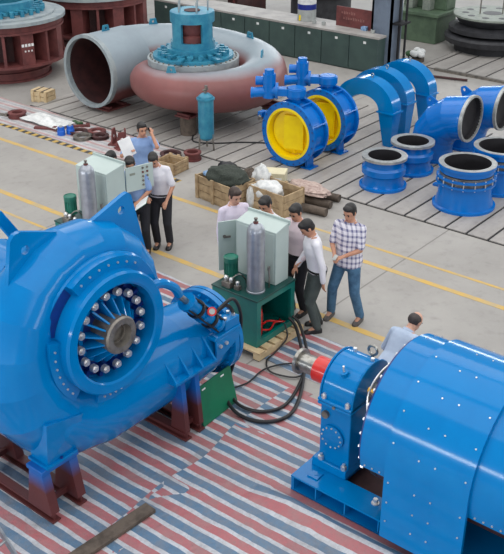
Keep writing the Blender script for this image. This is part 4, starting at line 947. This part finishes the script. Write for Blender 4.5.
MB().cyl((0, 0, 0), (0, 0, 0.10), 0.22, n=16).build('stand', M['wood_old'], t)
for k in range(9):
    a = k*2.4; MB().sphere((0.17*math.cos(a)*(k/9+0.3), 0.2*math.sin(a)*(k/9+0.3), 0.18+0.03*(k % 3)), (0.10, 0.11, 0.08), 10, 7).build('clump', M['plastic_white'] if k % 3 else M['plant'], t)
tag(MB().box(21.36, 21.46, 8.3, 11.4, 0.0, 0.06).build('steel_bar', M['iron'], ang=0), 'long dark bar lying along the edge of the far slotted plates', 'bar')
o = MB().cyl((0, -0.8, 0.04), (0, 0.8, 0.04), 0.03, n=10).build('steel_rod', M['rust_dark']); o.location = (20.75, 11.0, 0); o.rotation_euler = (0, 0, 0.25); tag(o, 'dark rod lying on the concrete before the far slotted plates', 'rod')

# ------------------------------------------------------------------ crates, bags and loose parts on the floor
def crate(loc, rz, lx, ly, h, label, m=M['wood'], lid=False, boards=3):
    t = thing('crate', label, 'crate', loc, rz)
    MB().box(-lx/2, lx/2, -ly/2, ly/2, 0.0, 0.03).build('bottom', m, t, ang=0)
    bh = (h-0.03)/boards
    for k in range(boards):
        z0, z1 = 0.03+bh*k, 0.03+bh*(k+1)-0.012
        for sgn in (-1, 1):
            MB().box(sgn*lx/2-0.011, sgn*lx/2+0.011, -ly/2, ly/2, z0, z1).build('side_board', m, t, ang=0)
            MB().box(-lx/2+0.011, lx/2-0.011, sgn*ly/2-0.011, sgn*ly/2+0.011, z0, z1).build('end_board', m, t, ang=0)
    for sx in (-1, 1):
        for y in (-ly/2+0.03, 0, ly/2-0.03): MB().box(sx*(lx/2+0.022)-0.011, sx*(lx/2+0.022)+0.011, y-0.035, y+0.035, 0, h+0.005).build('batten', m, t, ang=0)
    if lid:
        for k in range(4):
            x = -lx/2+lx*(k+0.5)/4; MB().box(x-lx/8+0.004, x+lx/8-0.004, -ly/2-0.02, ly/2+0.02, h, h+0.02).build('lid_board', m, t, ang=0)
        for y in (-ly*0.25, ly*0.25): MB().box(-lx/2-0.035, lx/2+0.035, y-0.02, y+0.02, h+0.02, h+0.026).build('strap', M['wood_old'], t, ang=0)
    return t
crate((13.28, 17.12, 0), 0.25, 0.30, 0.42, 0.25, 'small closed pine crate with straps on bare floor, left of the open pipe', M['wood_new'], True, 2)
crate((11.90, 11.70, 0), 0.1, 0.42, 0.44, 0.24, 'small open crate beside the red-brown ring, right of the man on the phone', M['wood'])
crate((11.46, 9.98, 0), -0.12, 0.55, 0.88, 0.44, 'big open crate heaped with dark netting, left of the other big crate', M['wood'])
crate((11.72, 9.05, 0), -0.08, 0.50, 0.80, 0.42, 'big open crate holding white bags, behind the man looking over the cabinet', M['wood'])
def lump(name, label, cat, loc, size, m, seed, sub=None, rz=0.0):
    b = MB(); n, k = 28, 18
    rings = []
    for i in range(k+1):
        t = -PI/2+PI*i/k; c_ = max(math.cos(t), 1e-3); r = []
        for j in range(n):
            a = 2*PI*j/n; d = Vector((c_*math.cos(a), c_*math.sin(a), math.sin(t)))
            f = 1+0.22*noise.noise(d*2.0+Vector((seed, 0, 0)))+0.14*noise.noise(d*5+Vector((0, seed, 0)))
            p = Vector((d.x*size[0]*f, d.y*size[1]*f, d.z*size[2]*f)); p.z = max(p.z, -size[2]*0.85); r.append(p+Vector((0, 0, size[2]*0.85)))
        rings.append(r)
    b.loft(rings); o = b.build(name, m, ang=50); o.location = loc; o.rotation_euler = (0, 0, rz); return tag(o, label, cat)
lump('net_heap', 'heap of dark green netting spilling over the left big crate', 'net', (11.48, 9.92, 0.30), (0.30, 0.40, 0.17), M['net'], 2.0)
lump('cloth', 'pale blue cloth lying on the left end of the netting crate', 'cloth', (11.36, 10.22, 0.42), (0.12, 0.14, 0.05), M['cloth_blue'], 5.0)
lump('rubber_bag', 'black bag behind the blue cloth on the netting crate', 'bag', (11.75, 10.15, 0.34), (0.14, 0.22, 0.13), M['rubber'], 7.0)
lump('plastic_bag', 'white plastic bag standing behind the netting heap', 'bag', (11.95, 9.55, 0.0), (0.16, 0.18, 0.32), M['plastic_white'], 3.0)
lump('plastic_bag', 'white plastic bag filling the right big crate', 'bag', (11.68, 9.18, 0.18), (0.22, 0.27, 0.17), M['plastic_white'], 9.0)
lump('rag', 'small white rag wedged at the right end of the netting crate', 'cloth', (11.50, 9.42, 0.0), (0.10, 0.08, 0.22), M['plastic_white'], 11.0)
t = thing('carton', 'cream cardboard carton with a white label, behind the crates', 'carton', (12.45, 9.62, 0.0), 0.5)
bx = MB().box(-0.16, 0.16, -0.19, 0.19, 0, 0.34).build('box', M['carton'], t, ang=0, bevel=0.006); MB().box(-0.164, -0.16, -0.13, 0.10, 0.06, 0.26).build('label', M['paper'], bx, ang=0)
lump('sack', 'pinkish sacking spread over timber right of the white bags', 'sack', (12.40, 8.83, 0.16), (0.22, 0.46, 0.07), M['sack'], 4.0, rz=-0.2)
for x, y, z, L_, r, lab in ((12.25, 8.75, 0.07, 0.9, 0.07, 'lower dark timber under the pinkish sacking'), (12.58, 8.80, 0.07, 0.9, 0.07, 'dark timber at the far side of the pinkish sacking'), (11.95, 8.42, 0.075, 0.5, 0.075, 'short dark log end right of the big crates')):
    o = MB().cyl((0, -L_/2, 0), (0, L_/2, 0), r, n=14).build('timber_log', M['wood_old']); o.location = (x, y, z); o.rotation_euler = (0, 0, 0.15); tag(o, lab, 'timber')
lump('parts_heap', 'brown sack of small parts between the white bag and the carton', 'sack', (12.15, 9.95, 0.0), (0.20, 0.24, 0.20), M['wood_old'], 8.0)
def ring_part(loc, r0, r1, h, label, m, rot=(0, 0, 0)):
    b = MB(); b.ring(r0, r1, 0, h, (0, 0, 0), 'Z', 32); b.ring(r1*0.99, r1+0.025, 0, h*0.18, (0, 0, 0), 'Z', 32); b.ring(r1*0.99, r1+0.025, h*0.82, h, (0, 0, 0), 'Z', 32)
    o = b.build('flanged_ring', m); o.location = loc; o.rotation_euler = rot; return tag(o, label, 'ring')
ring_part((12.60, 11.80, 0), 0.11, 0.15, 0.16, 'red-brown flanged ring on the floor right of the small open crate', M['rust'])
ring_part((12.45, 12.25, 0.0), 0.14, 0.19, 0.07, 'flat dark ring on the floor behind the small open crate', M['rust_dark'])
ring_part((12.10, 16.58, 0.006), 0.12, 0.18, 0.12, 'red-brown ring with a pale rim, alone on the faded sheet at far left', M['rust'])
ring_part((12.22, 14.70, 0.006), 0.12, 0.17, 0.06, 'brown ring lying nearest the two blue cups', M['rust_dark'])
ring_part((12.05, 14.38, 0.006), 0.13, 0.18, 0.07, 'dark ring in front, nearest the striped edge', M['iron'])
ring_part((12.48, 14.42, 0.006), 0.12, 0.17, 0.06, 'brown ring behind the dark ring, nearest the slotted plates', M['rust'])
ring_part((12.30, 14.12, 0.006), 0.11, 0.16, 0.07, 'dark brown ring at the right end of the ring group', M['rust_dark'])
def cup(loc, label):
    t = thing('blue_cup', label, 'plastic cup', loc, 0, 'bright blue plastic cups')
    MB().lathe([(0.0, 0.0), (0.085, 0.0), (0.085, 0.09), (0.075, 0.10), (0.07, 0.17), (0.0, 0.17)], (0, 0, 0), 'Z', 20).build('cup_body', M['cups'], t)
    MB().cyl((0, 0, 0.17), (0, 0, 0.20), 0.04, n=14).build('cap', M['drum_grey'], t); return t
c1 = cup((11.92, 14.90, 0.008), 'bright blue plastic cup on the faded sheet, left and nearer of the pair')
dup(c1, (12.10, 14.82, 0.008), None, 'bright blue plastic cup on the faded sheet, right and farther of the pair')
for k, (x, y, rz, lab) in enumerate(((12.25, 13.62, 0.4, 'left red-brown bracket standing behind the man on the phone'), (12.38, 13.42, 0.9, 'middle red-brown bracket behind the man on the phone'), (12.15, 13.30, -0.3, 'right red-brown bracket by the white paper of the man on the phone'))):
    t = thing('bracket', lab, 'bracket', (x, y, 0.008), rz)
    MB().box(-0.15, 0.15, -0.10, 0.10, 0, 0.03).build('foot', M['rust'], t, ang=0)
    MB().plate([(-0.14, 0.0), (0.14, 0.0), (0.06, 0.30), (-0.06, 0.30)], [(0, 0.14, 0.05)], (0, 0.02, 0.03), (1, 0, 0), (0, 0, 1), 0.03).build('web', M['rust'], t)
b = MB(); b.grid(lambda a, c: ((a-0.5)*0.55+0.05*noise.noise(Vector((a*4, c*4, 1))), (c-0.5)*1.2, 0.05+0.10*noise.noise(Vector((a*3, c*5, 7)))*math.sin(PI*a)*math.sin(PI*c)), 16, 24, 0.01)
o = b.build('plastic_film', M['plastic_white'], ang=60); o.location = (12.25, 15.75, 0.02); tag(o, 'crumpled white plastic film on the faded sheet', 'plastic film')
for k, (x, y, rz, L_, lab) in enumerate(((11.95, 15.45, 0.5, 0.5, 'brown bar in front of the crumpled plastic film'), (12.1, 15.25, -0.4, 0.4, 'crossed short bar left of the blue cups'), (12.5, 15.0, 0.9, 0.45, 'red-brown bar behind the blue cups'), (12.62, 15.2, -0.2, 0.3, 'dark green piece at the corner of the slotted plates'), (11.95, 16.95, 0.3, 0.35, 'grey bar left of the lone red-brown ring'))):
    o = MB().box(-0.04, 0.04, -L_/2, L_/2, 0, 0.04).box(-0.06, 0.06, -L_/2, -L_/2+0.08, 0, 0.06).build('bar', (M['rust'], M['wood_old'], M['rust'], M['plant'], M['iron'])[k], ang=0); o.location = (x, y, 0.012); o.rotation_euler = (0, 0, rz); tag(o, lab, 'bar')
hose('air_line', 'thin dark hose winding over the slotted plates behind the air vessel', [(13.6, 12.7, 0.04), (13.3, 12.4, 0.04), (13.5, 12.0, 0.04), (13.9, 11.6, 0.04), (14.3, 11.0, 0.04), (14.5, 10.7, 0.04)], 0.015, M['rubber'])

# ------------------------------------------------------------------ people
def remesh(o, vox, it=4):
    r = o.modifiers.new('union', 'REMESH'); r.mode = 'VOXEL'; r.voxel_size = vox; r.use_smooth_shade = True
    if it:
        m = o.modifiers.new('soften', 'SMOOTH'); m.factor = 0.5; m.iterations = it
def ik(a, b, l1, l2, pole):
    d = b-a; L = min(max(d.length, 0.08), l1+l2-0.004); d.normalize(); e = a+d*L
    x = (l1*l1-l2*l2+L*L)/(2*L); h = math.sqrt(max(l1*l1-x*x, 0))
    p = pole-d*pole.dot(d); p.normalize(); return a+d*x+p*h, e
def person(label, loc, face, H=1.70, lean=0.0, side=0.0, head=(0.0, 0.0), feet=((-0.10, 0.0), (0.10, 0.02)), hands=(None, None), shirt='shirt_white', pants='trousers_black', hair='hair', skin='skin', shoe='shoe_black', sleeve='long', bald=False, curl=0.6, build=1.0, group=None, untucked=False, crouch=0.0):
    """local frame: faces +Y, own right is +X; head = (pitch down, turn to own left) in radians; hands = wrist targets"""
    rz = math.atan2(-face[0], face[1]); t = thing('person', label, 'person', loc, rz)
    k = H/1.70; V = lambda x, y, z: Vector((x, y, z))*k
    hipz = 0.90
    drop = Vector((0, 0, -crouch))
    Rl = Matrix.Rotation(-lean, 3, 'X') @ Matrix.Rotation(side, 3, 'Y')
    hip = V(0, 0, hipz)+drop
    U = lambda x, y, z: hip+Rl @ (V(x, y, z)+drop-hip)
    bw = build
    # limbs
    legs = []
    for sx, f in zip((-1, 1), feet):
        h0 = V(0.085*sx, 0.0, 0.88)+drop; an = V(f[0], f[1]-0.03, 0.085)
        kn, _ = ik(h0, an, 0.42*k, 0.41*k, Vector((0.1*sx, 1, 0))); legs.append((h0, kn, an))
    arms = []
    for sx, hd in zip((-1, 1), hands):
        s0 = U(0.172*sx*bw, 0.0, 1.372)
        raised = hd is not None and hd[2] > 1.4*k
        tgt = Vector(hd)*1.0 if hd is not None else s0+Vector((0.05*sx, 0.06, -0.50))*k
        el, wr = ik(s0, tgt, 0.285*k, 0.255*k, Vector((0.25*sx, 0.75, -0.8)) if raised else Vector((0.6*sx, -0.55, -0.7))); arms.append((s0, el, wr))
    hc = U(0, 0.02, 1.535)
    Rh = Rl @ Matrix.Rotation(head[1], 3, 'Z') @ Matrix.Rotation(-head[0], 3, 'X')
    HP = lambda x, y, z: hc+Rh @ (V(x, y, z))
    # --- body: one skin
    b = MB()
    def torso(sc, z0, z1, n=20, flare=False):
        P = [(0.82, .155, .105, 0.0), (0.92, .168, .115, -0.005), (1.02, .150, .102, 0.0), (1.12, .150, .100, 0.005), (1.24, .166, .110, 0.01), (1.33, .170, .106, 0.005), (1.385, .150, .088, -0.005), (1.43, .090, .066, -0.01), (1.47, .060, .060, -0.005)]
        rings = []
        for z, rx, ry, yo in P:
            if z < z0-1e-6 or z > z1+1e-6: continue
            e = (sc if z < 1.42 else sc*0.6)+(0.018 if (flare and z < 1.05) else 0)
            rings.append([U((rx*bw+e)*math.cos(2*PI*j/n), yo+(ry*bw+e)*math.sin(2*PI*j/n), z) for j in range(n)])
        b.loft(rings)
    torso(0.0, 0.82, 1.48)
    for h0, kn, an in legs:
        b.capsule(h0, kn, 0.078*k, 0.053*k); b.capsule(kn, an, 0.050*k, 0.036*k); b.capsule(an, an+V(0, 0.10, -0.045), 0.036*k, 0.030*k)
    for sx, (s0, el, wr) in zip((-1, 1), arms):
        b.capsule(s0, el, 0.047*k, 0.036*k); b.capsule(el, wr, 0.036*k, 0.025*k)
        d = (wr-el).normalized(); up = Vector((0, 0.25, 1)); lat = d.cross(up).normalized(); nrm = lat.cross(d).normalized()
        pal = wr+d*0.075*k
        b.loft([[wr+d*q*k+lat*w_*k*math.cos(2*PI*j/10)+nrm*h_*k*math.sin(2*PI*j/10) for j in range(10)] for q, w_, h_ in ((-0.01, .024, .018), (0.03, .034, .017), (0.08, .038, .015), (0.092, .034, .012))])
        for fi, (off, L_) in enumerate(((-0.029, 0.060), (-0.010, 0.072), (0.010, 0.068), (0.028, 0.054))):
            p0 = wr+d*0.078*k+lat*off*k; a1 = 0.35*curl; a2 = 1.2*curl
            p1 = p0+(d*math.cos(a1)-nrm*math.sin(a1))*L_*0.5*k; p2 = p1+(d*math.cos(a2)-nrm*math.sin(a2))*L_*0.5*k
            b.capsule(p0, p1, 0.0088*k, 0.008*k, 8, 3); b.capsule(p1, p2, 0.008*k, 0.007*k, 8, 3)
        tl = lat*(-sx); p0 = wr+d*0.03*k+tl*0.026*k; p1 = p0+(d*0.6+tl*0.6-nrm*0.35).normalized()*0.04*k; p2 = p1+(d*0.85+tl*0.1-nrm*0.4).normalized()*0.032*k
        b.capsule(p0, p1, 0.011*k, 0.010*k, 8, 3); b.capsule(p1, p2, 0.010*k, 0.008*k, 8, 3)
    b.capsule(U(0, -0.005, 1.42), HP(0, -0.015, -0.02), 0.056*k, 0.052*k)
    def ell(c, r, n=20, m=14): # ellipsoid in head axes
        rings = []
        for i in range(m+1):
            a = -PI/2+PI*i/m; q = max(math.cos(a), 2e-3)
            rings.append([HP(c[0]+r[0]*q*math.cos(2*PI*j/n), c[1]+r[1]*q*math.sin(2*PI*j/n), c[2]+r[2]*math.sin(a)) for j in range(n)])
        b.loft(rings)
    ell((0, 0, 0.065), (0.073, 0.094, 0.092)); ell((0, 0.026, 0.0), (0.056, 0.066, 0.066)); ell((0, 0.060, -0.042), (0.026, 0.024, 0.020))
    b.loft([[HP(x, y, z) for x, y, z in ((-.010, .085, .052), (.010, .085, .052), (.009, .080, .055), (-.009, .080, .055))], [HP(x, y, z) for x, y, z in ((-.016, .088, .004), (.016, .088, .004), (.010, .114, .012), (-.010, .114, .012))]])
    ell((0, 0.078, 0.062), (0.045, 0.016, 0.009)); ell((0, 0.086, -0.018), (0.022, 0.010, 0.010), 12, 8)
    for sx in (-1, 1): ell((0.074*sx, -0.006, 0.035), (0.010, 0.020, 0.032), 12, 8)
    body = b.build('body', M[skin], t, ang=60); remesh(body, 0.0085, 3)
    for sx in (-1, 1):
        b = MB(); ell((0.029*sx, 0.086, 0.046), (0.011, 0.008, 0.006), 10, 6); b.build('eye', M['eye'], body)
        b = MB(); ell((0.030*sx, 0.090, 0.066), (0.019, 0.007, 0.0045), 10, 6); b.build('eyebrow', M[hair], body)
    b = MB(); ell((0, 0.093, -0.017), (0.019, 0.007, 0.006), 10, 6); b.build('mouth', M['lip'], body)
    # --- hair
    b = MB()
    if bald:
        ell((0, -0.022, 0.060), (0.080, 0.088, 0.078)); hm = b.build('hair', M[hair], t, ang=60)
    else:
        ell((0, -0.016, 0.085), (0.081, 0.096, 0.086)); ell((0, 0.040, 0.128), (0.066, 0.050, 0.038)); ell((0, -0.040, 0.040), (0.074, 0.066, 0.075))
        for sx in (-1, 1): ell((0.066*sx, 0.012, 0.055), (0.015, 0.026, 0.042), 12, 8)
        hm = b.build('hair', M[hair], t, ang=60); remesh(hm, 0.010, 2)
    # --- shirt
    b = MB(); torso(0.016, 0.82 if untucked else 0.90, 1.45, flare=untucked)
    for s0, el, wr in arms:
        inn = s0+(U(0, 0, 1.40)-s0)*0.35
        b.capsule(inn, s0, 0.062*k, 0.058*k)
        if sleeve == 'long': b.capsule(s0, el, 0.058*k, 0.050*k); b.capsule(el, el+(wr-el)*0.93, 0.050*k, 0.040*k)
        else: b.capsule(s0, s0+(el-s0)*0.82, 0.059*k, 0.058*k)
    sh = b.build('shirt', M[shirt], t, ang=60); remesh(sh, 0.012, 4)
    b = MB(); n = 20
    b.loft([[U(rx*math.cos(2*PI*j/n), -0.006+ry*math.sin(2*PI*j/n), z+0.012*math.sin(2*PI*j/n)*-1) for j in range(n)] for rx, ry, z in ((.086, .082, 1.415), (.074, .072, 1.452), (.064, .062, 1.452), (.072, .068, 1.415))], close=True)
    b.build('collar', M[shirt], sh)
    # --- trousers
    b = MB()
    rings = [[V(rx*bw*math.cos(2*PI*j/20), ry*bw*math.sin(2*PI*j/20), z)+drop for j in range(20)] for rx, ry, z in ((.10, .085, .76), (.165, .118, .83), (.180, .128, .90), (.172, .120, .96))]
    b.loft(rings)
    for h0, kn, an in legs: b.capsule(h0, kn, 0.096*k, 0.072*k); b.capsule(kn, an+V(0, 0, 0.01), 0.070*k, 0.062*k)
    tr = b.build('trousers', M[pants], t, ang=60); remesh(tr, 0.012, 4)
    n = 24
    b = MB(); (None if untucked else b.loft([[V(rx*bw*math.cos(2*PI*j/n), ry*bw*math.sin(2*PI*j/n), z)+drop for j in range(n)] for rx, ry, z in ((.186, .134, .925), (.186, .134, .955), (.16, .11, .955), (.16, .11, .925))], close=True)); (b.bm.free() if untucked else b.build('belt', M['shoe_black'], tr))
    for h0, kn, an in legs:
        b = MB(); fx, fy = an.x, an.y
        rr = []
        for y, w_, h_ in ((-0.075, .022, .05), (-0.06, .036, .075), (-0.01, .042, .085), (0.06, .044, .070), (0.12, .046, .055), (0.165, .038, .045), (0.185, .018, .030)):
            rr.append([Vector((fx+w_*k*x, fy+y*k, z*h_*k)) for x, z in ((-1, 0), (1, 0), (1.02, .45), (.7, .9), (0, 1), (-.7, .9), (-1.02, .45))])
        b.loft(rr); b.build('shoe', M[shoe], t, ang=50)
    return t, arms, k
def world_of(t, p):
    return Matrix.Translation(t.location) @ Matrix.Rotation(t.rotation_euler.z, 4, 'Z') @ Vector(p).to_4d()

P1, _, _ = person('man in light blue shirt talking on a phone, standing behind the button-panel cabinet', (10.05, 10.52, 0), (-0.62, -0.78), 1.68, 0.02, 0, (0.10, 0.25), hands=((-0.15, 0.11, 1.50), (0.24, 0.26, 1.28)), shirt='shirt_blue', sleeve='short', curl=0.9)
P2, _, _ = person('dark-haired person mostly hidden behind the button-panel cabinet, only hair and forehead showing', (8.99, 10.05, 0), (-1, -0.1), 1.61, 0.05, 0, (0.35, 0), shirt='shirt_white', hands=((-0.15, 0.2, 1.0), (0.15, 0.2, 1.0)))
P3, _, _ = person('man in blue shirt holding an open white folder, head just above the button panel', (9.00, 9.58, 0), (-0.80, -0.60), 1.66, 0.12, 0.11, (0.36, 0), hands=((-0.06, 0.26, 1.00), (0.20, 0.22, 0.98)), shirt='shirt_blue', sleeve='short')
P4, _, _ = person('man in white short-sleeved shirt reading from the folder, right of the button panel', (9.40, 9.49, 0), (-0.86, -0.51), 1.66, 0.20, 0.08, (0.40, 0.1), hands=((-0.16, 0.30, 0.92), (0.14, 0.34, 0.98)), shirt='shirt_white', sleeve='short')
P5, _, _ = person('brown-haired man in lilac-white shirt standing left of the middle cabinet', (8.84, 7.55, 0), (-0.40, -0.92), 1.70, 0.02, 0, (0.30, 0.1), hands=((-0.24, 0.05, 0.82), (0.24, 0.10, 0.84)), shirt='shirt_lilac', hair='hair_brown', skin='skin_fair')
P6, _, _ = person('black-haired man behind the middle cabinet, only his head showing above it', (8.99, 7.06, 0), (-1, -0.05), 1.67, 0.06, 0, (0.40, 0), hands=((-0.1, 0.2, 1.0), (0.14, 0.2, 1.0)), shirt='shirt_white')
P7, _, _ = person('man in pale pink shirt between the middle cabinet and the stooping man', (9.05, 6.60, 0), (-0.98, 0.0), 1.66, 0.06, 0, (0.35, 0.0), hands=((-0.20, 0.20, 0.95), (0.16, 0.24, 1.00)), shirt='shirt_pink')
P8, _, _ = person('man in white shirt and grey-green trousers stooping towards the middle cabinet', (8.86, 6.15, 0), (-0.80, 0.60), 1.64, 0.17, 0, (0.50, 0.0), feet=((-0.11, 0.04), (0.11, -0.04)), hands=((-0.25, -0.02, 0.74), (0.18, 0.22, 0.88)), shirt='shirt_white', pants='trousers_green')
P9, _, _ = person('young man in plaid shirt and jeans holding a small phone at his waist', (9.34, 5.99, 0), (-0.95, -0.15), 1.71, -0.02, 0, (0.32, -0.1), feet=((-0.20, 0.0), (0.20, 0.06)), hands=((-0.04, 0.26, 1.06), (0.08, 0.26, 1.06)), shirt='plaid', pants='jeans', shoe='shoe_grey', sleeve='short', curl=0.9, untucked=True)
P10, _, _ = person('balding man in pale blue-grey shirt bending behind the generator, seen from the back', (7.74, 4.36, 0), (0.95, -0.10), 1.64, 0.72, 0, (0.0, -0.1), hands=((-0.2, 0.5, 0.6), (0.2, 0.5, 0.6)), shirt='shirt_grey', pants='trousers_black', hair='hair_grey', skin='skin_fair', bald=True, untucked=True, crouch=0.25)

# things the people hold
def held(person_obj, name, label, cat, loc, rot, build):
    t = build; p = world_of(person_obj, loc); t.location = p.to_3d(); t.rotation_euler = (rot[0], rot[1], rot[2]+person_obj.rotation_euler.z); return tag(t, label, cat)
held(P1, 'mobile_phone', 'dark mobile phone at the ear of the man in light blue shirt', 'phone', (-0.115, 0.08, 1.545), (0.3, 0.2, 0.5), MB().box(-0.006, 0.006, -0.022, 0.022, -0.055, 0.055).build('mobile_phone', M['dark'], ang=0, bevel=0.003))
b = MB(); b.grid(lambda a, c: ((a-0.5)*0.21, 0.02*math.sin(PI*a), (c-0.5)*0.30), 8, 8); pp = b.build('paper_sheet', M['paper'], ang=60)
held(P1, 'paper_sheet', 'white paper sheet held up beside the man in light blue shirt', 'paper', (0.28, 0.33, 1.38), (0.2, 0.3, 0.2), pp)
t = thing('folder', 'open white folder with green edge held by the two men at the button panel', 'folder')
for sx in (-1, 1):
    MB().box(0.004*sx, 0.15*sx, -0.11, 0.11, 0.0, 0.004).build('cover', M['plate_green'], t, ang=0); MB().box(0.006*sx, 0.145*sx, -0.10, 0.105, 0.004, 0.010).build('page', M['paper'], t, ang=0)
t.location = (8.74, 9.24, 1.02); t.rotation_euler = (0.62, 0.0, math.atan2(0.78, -0.62)-PI/2+PI)
held(P9, 'mobile_phone', 'small pale phone in the hands of the man in plaid shirt', 'phone', (0.03, 0.35, 1.07), (1.2, 0, 0), MB().box(-0.025, 0.025, -0.005, 0.005, -0.05, 0.05).build('mobile_phone', M['drum_grey'], ang=0, bevel=0.003))
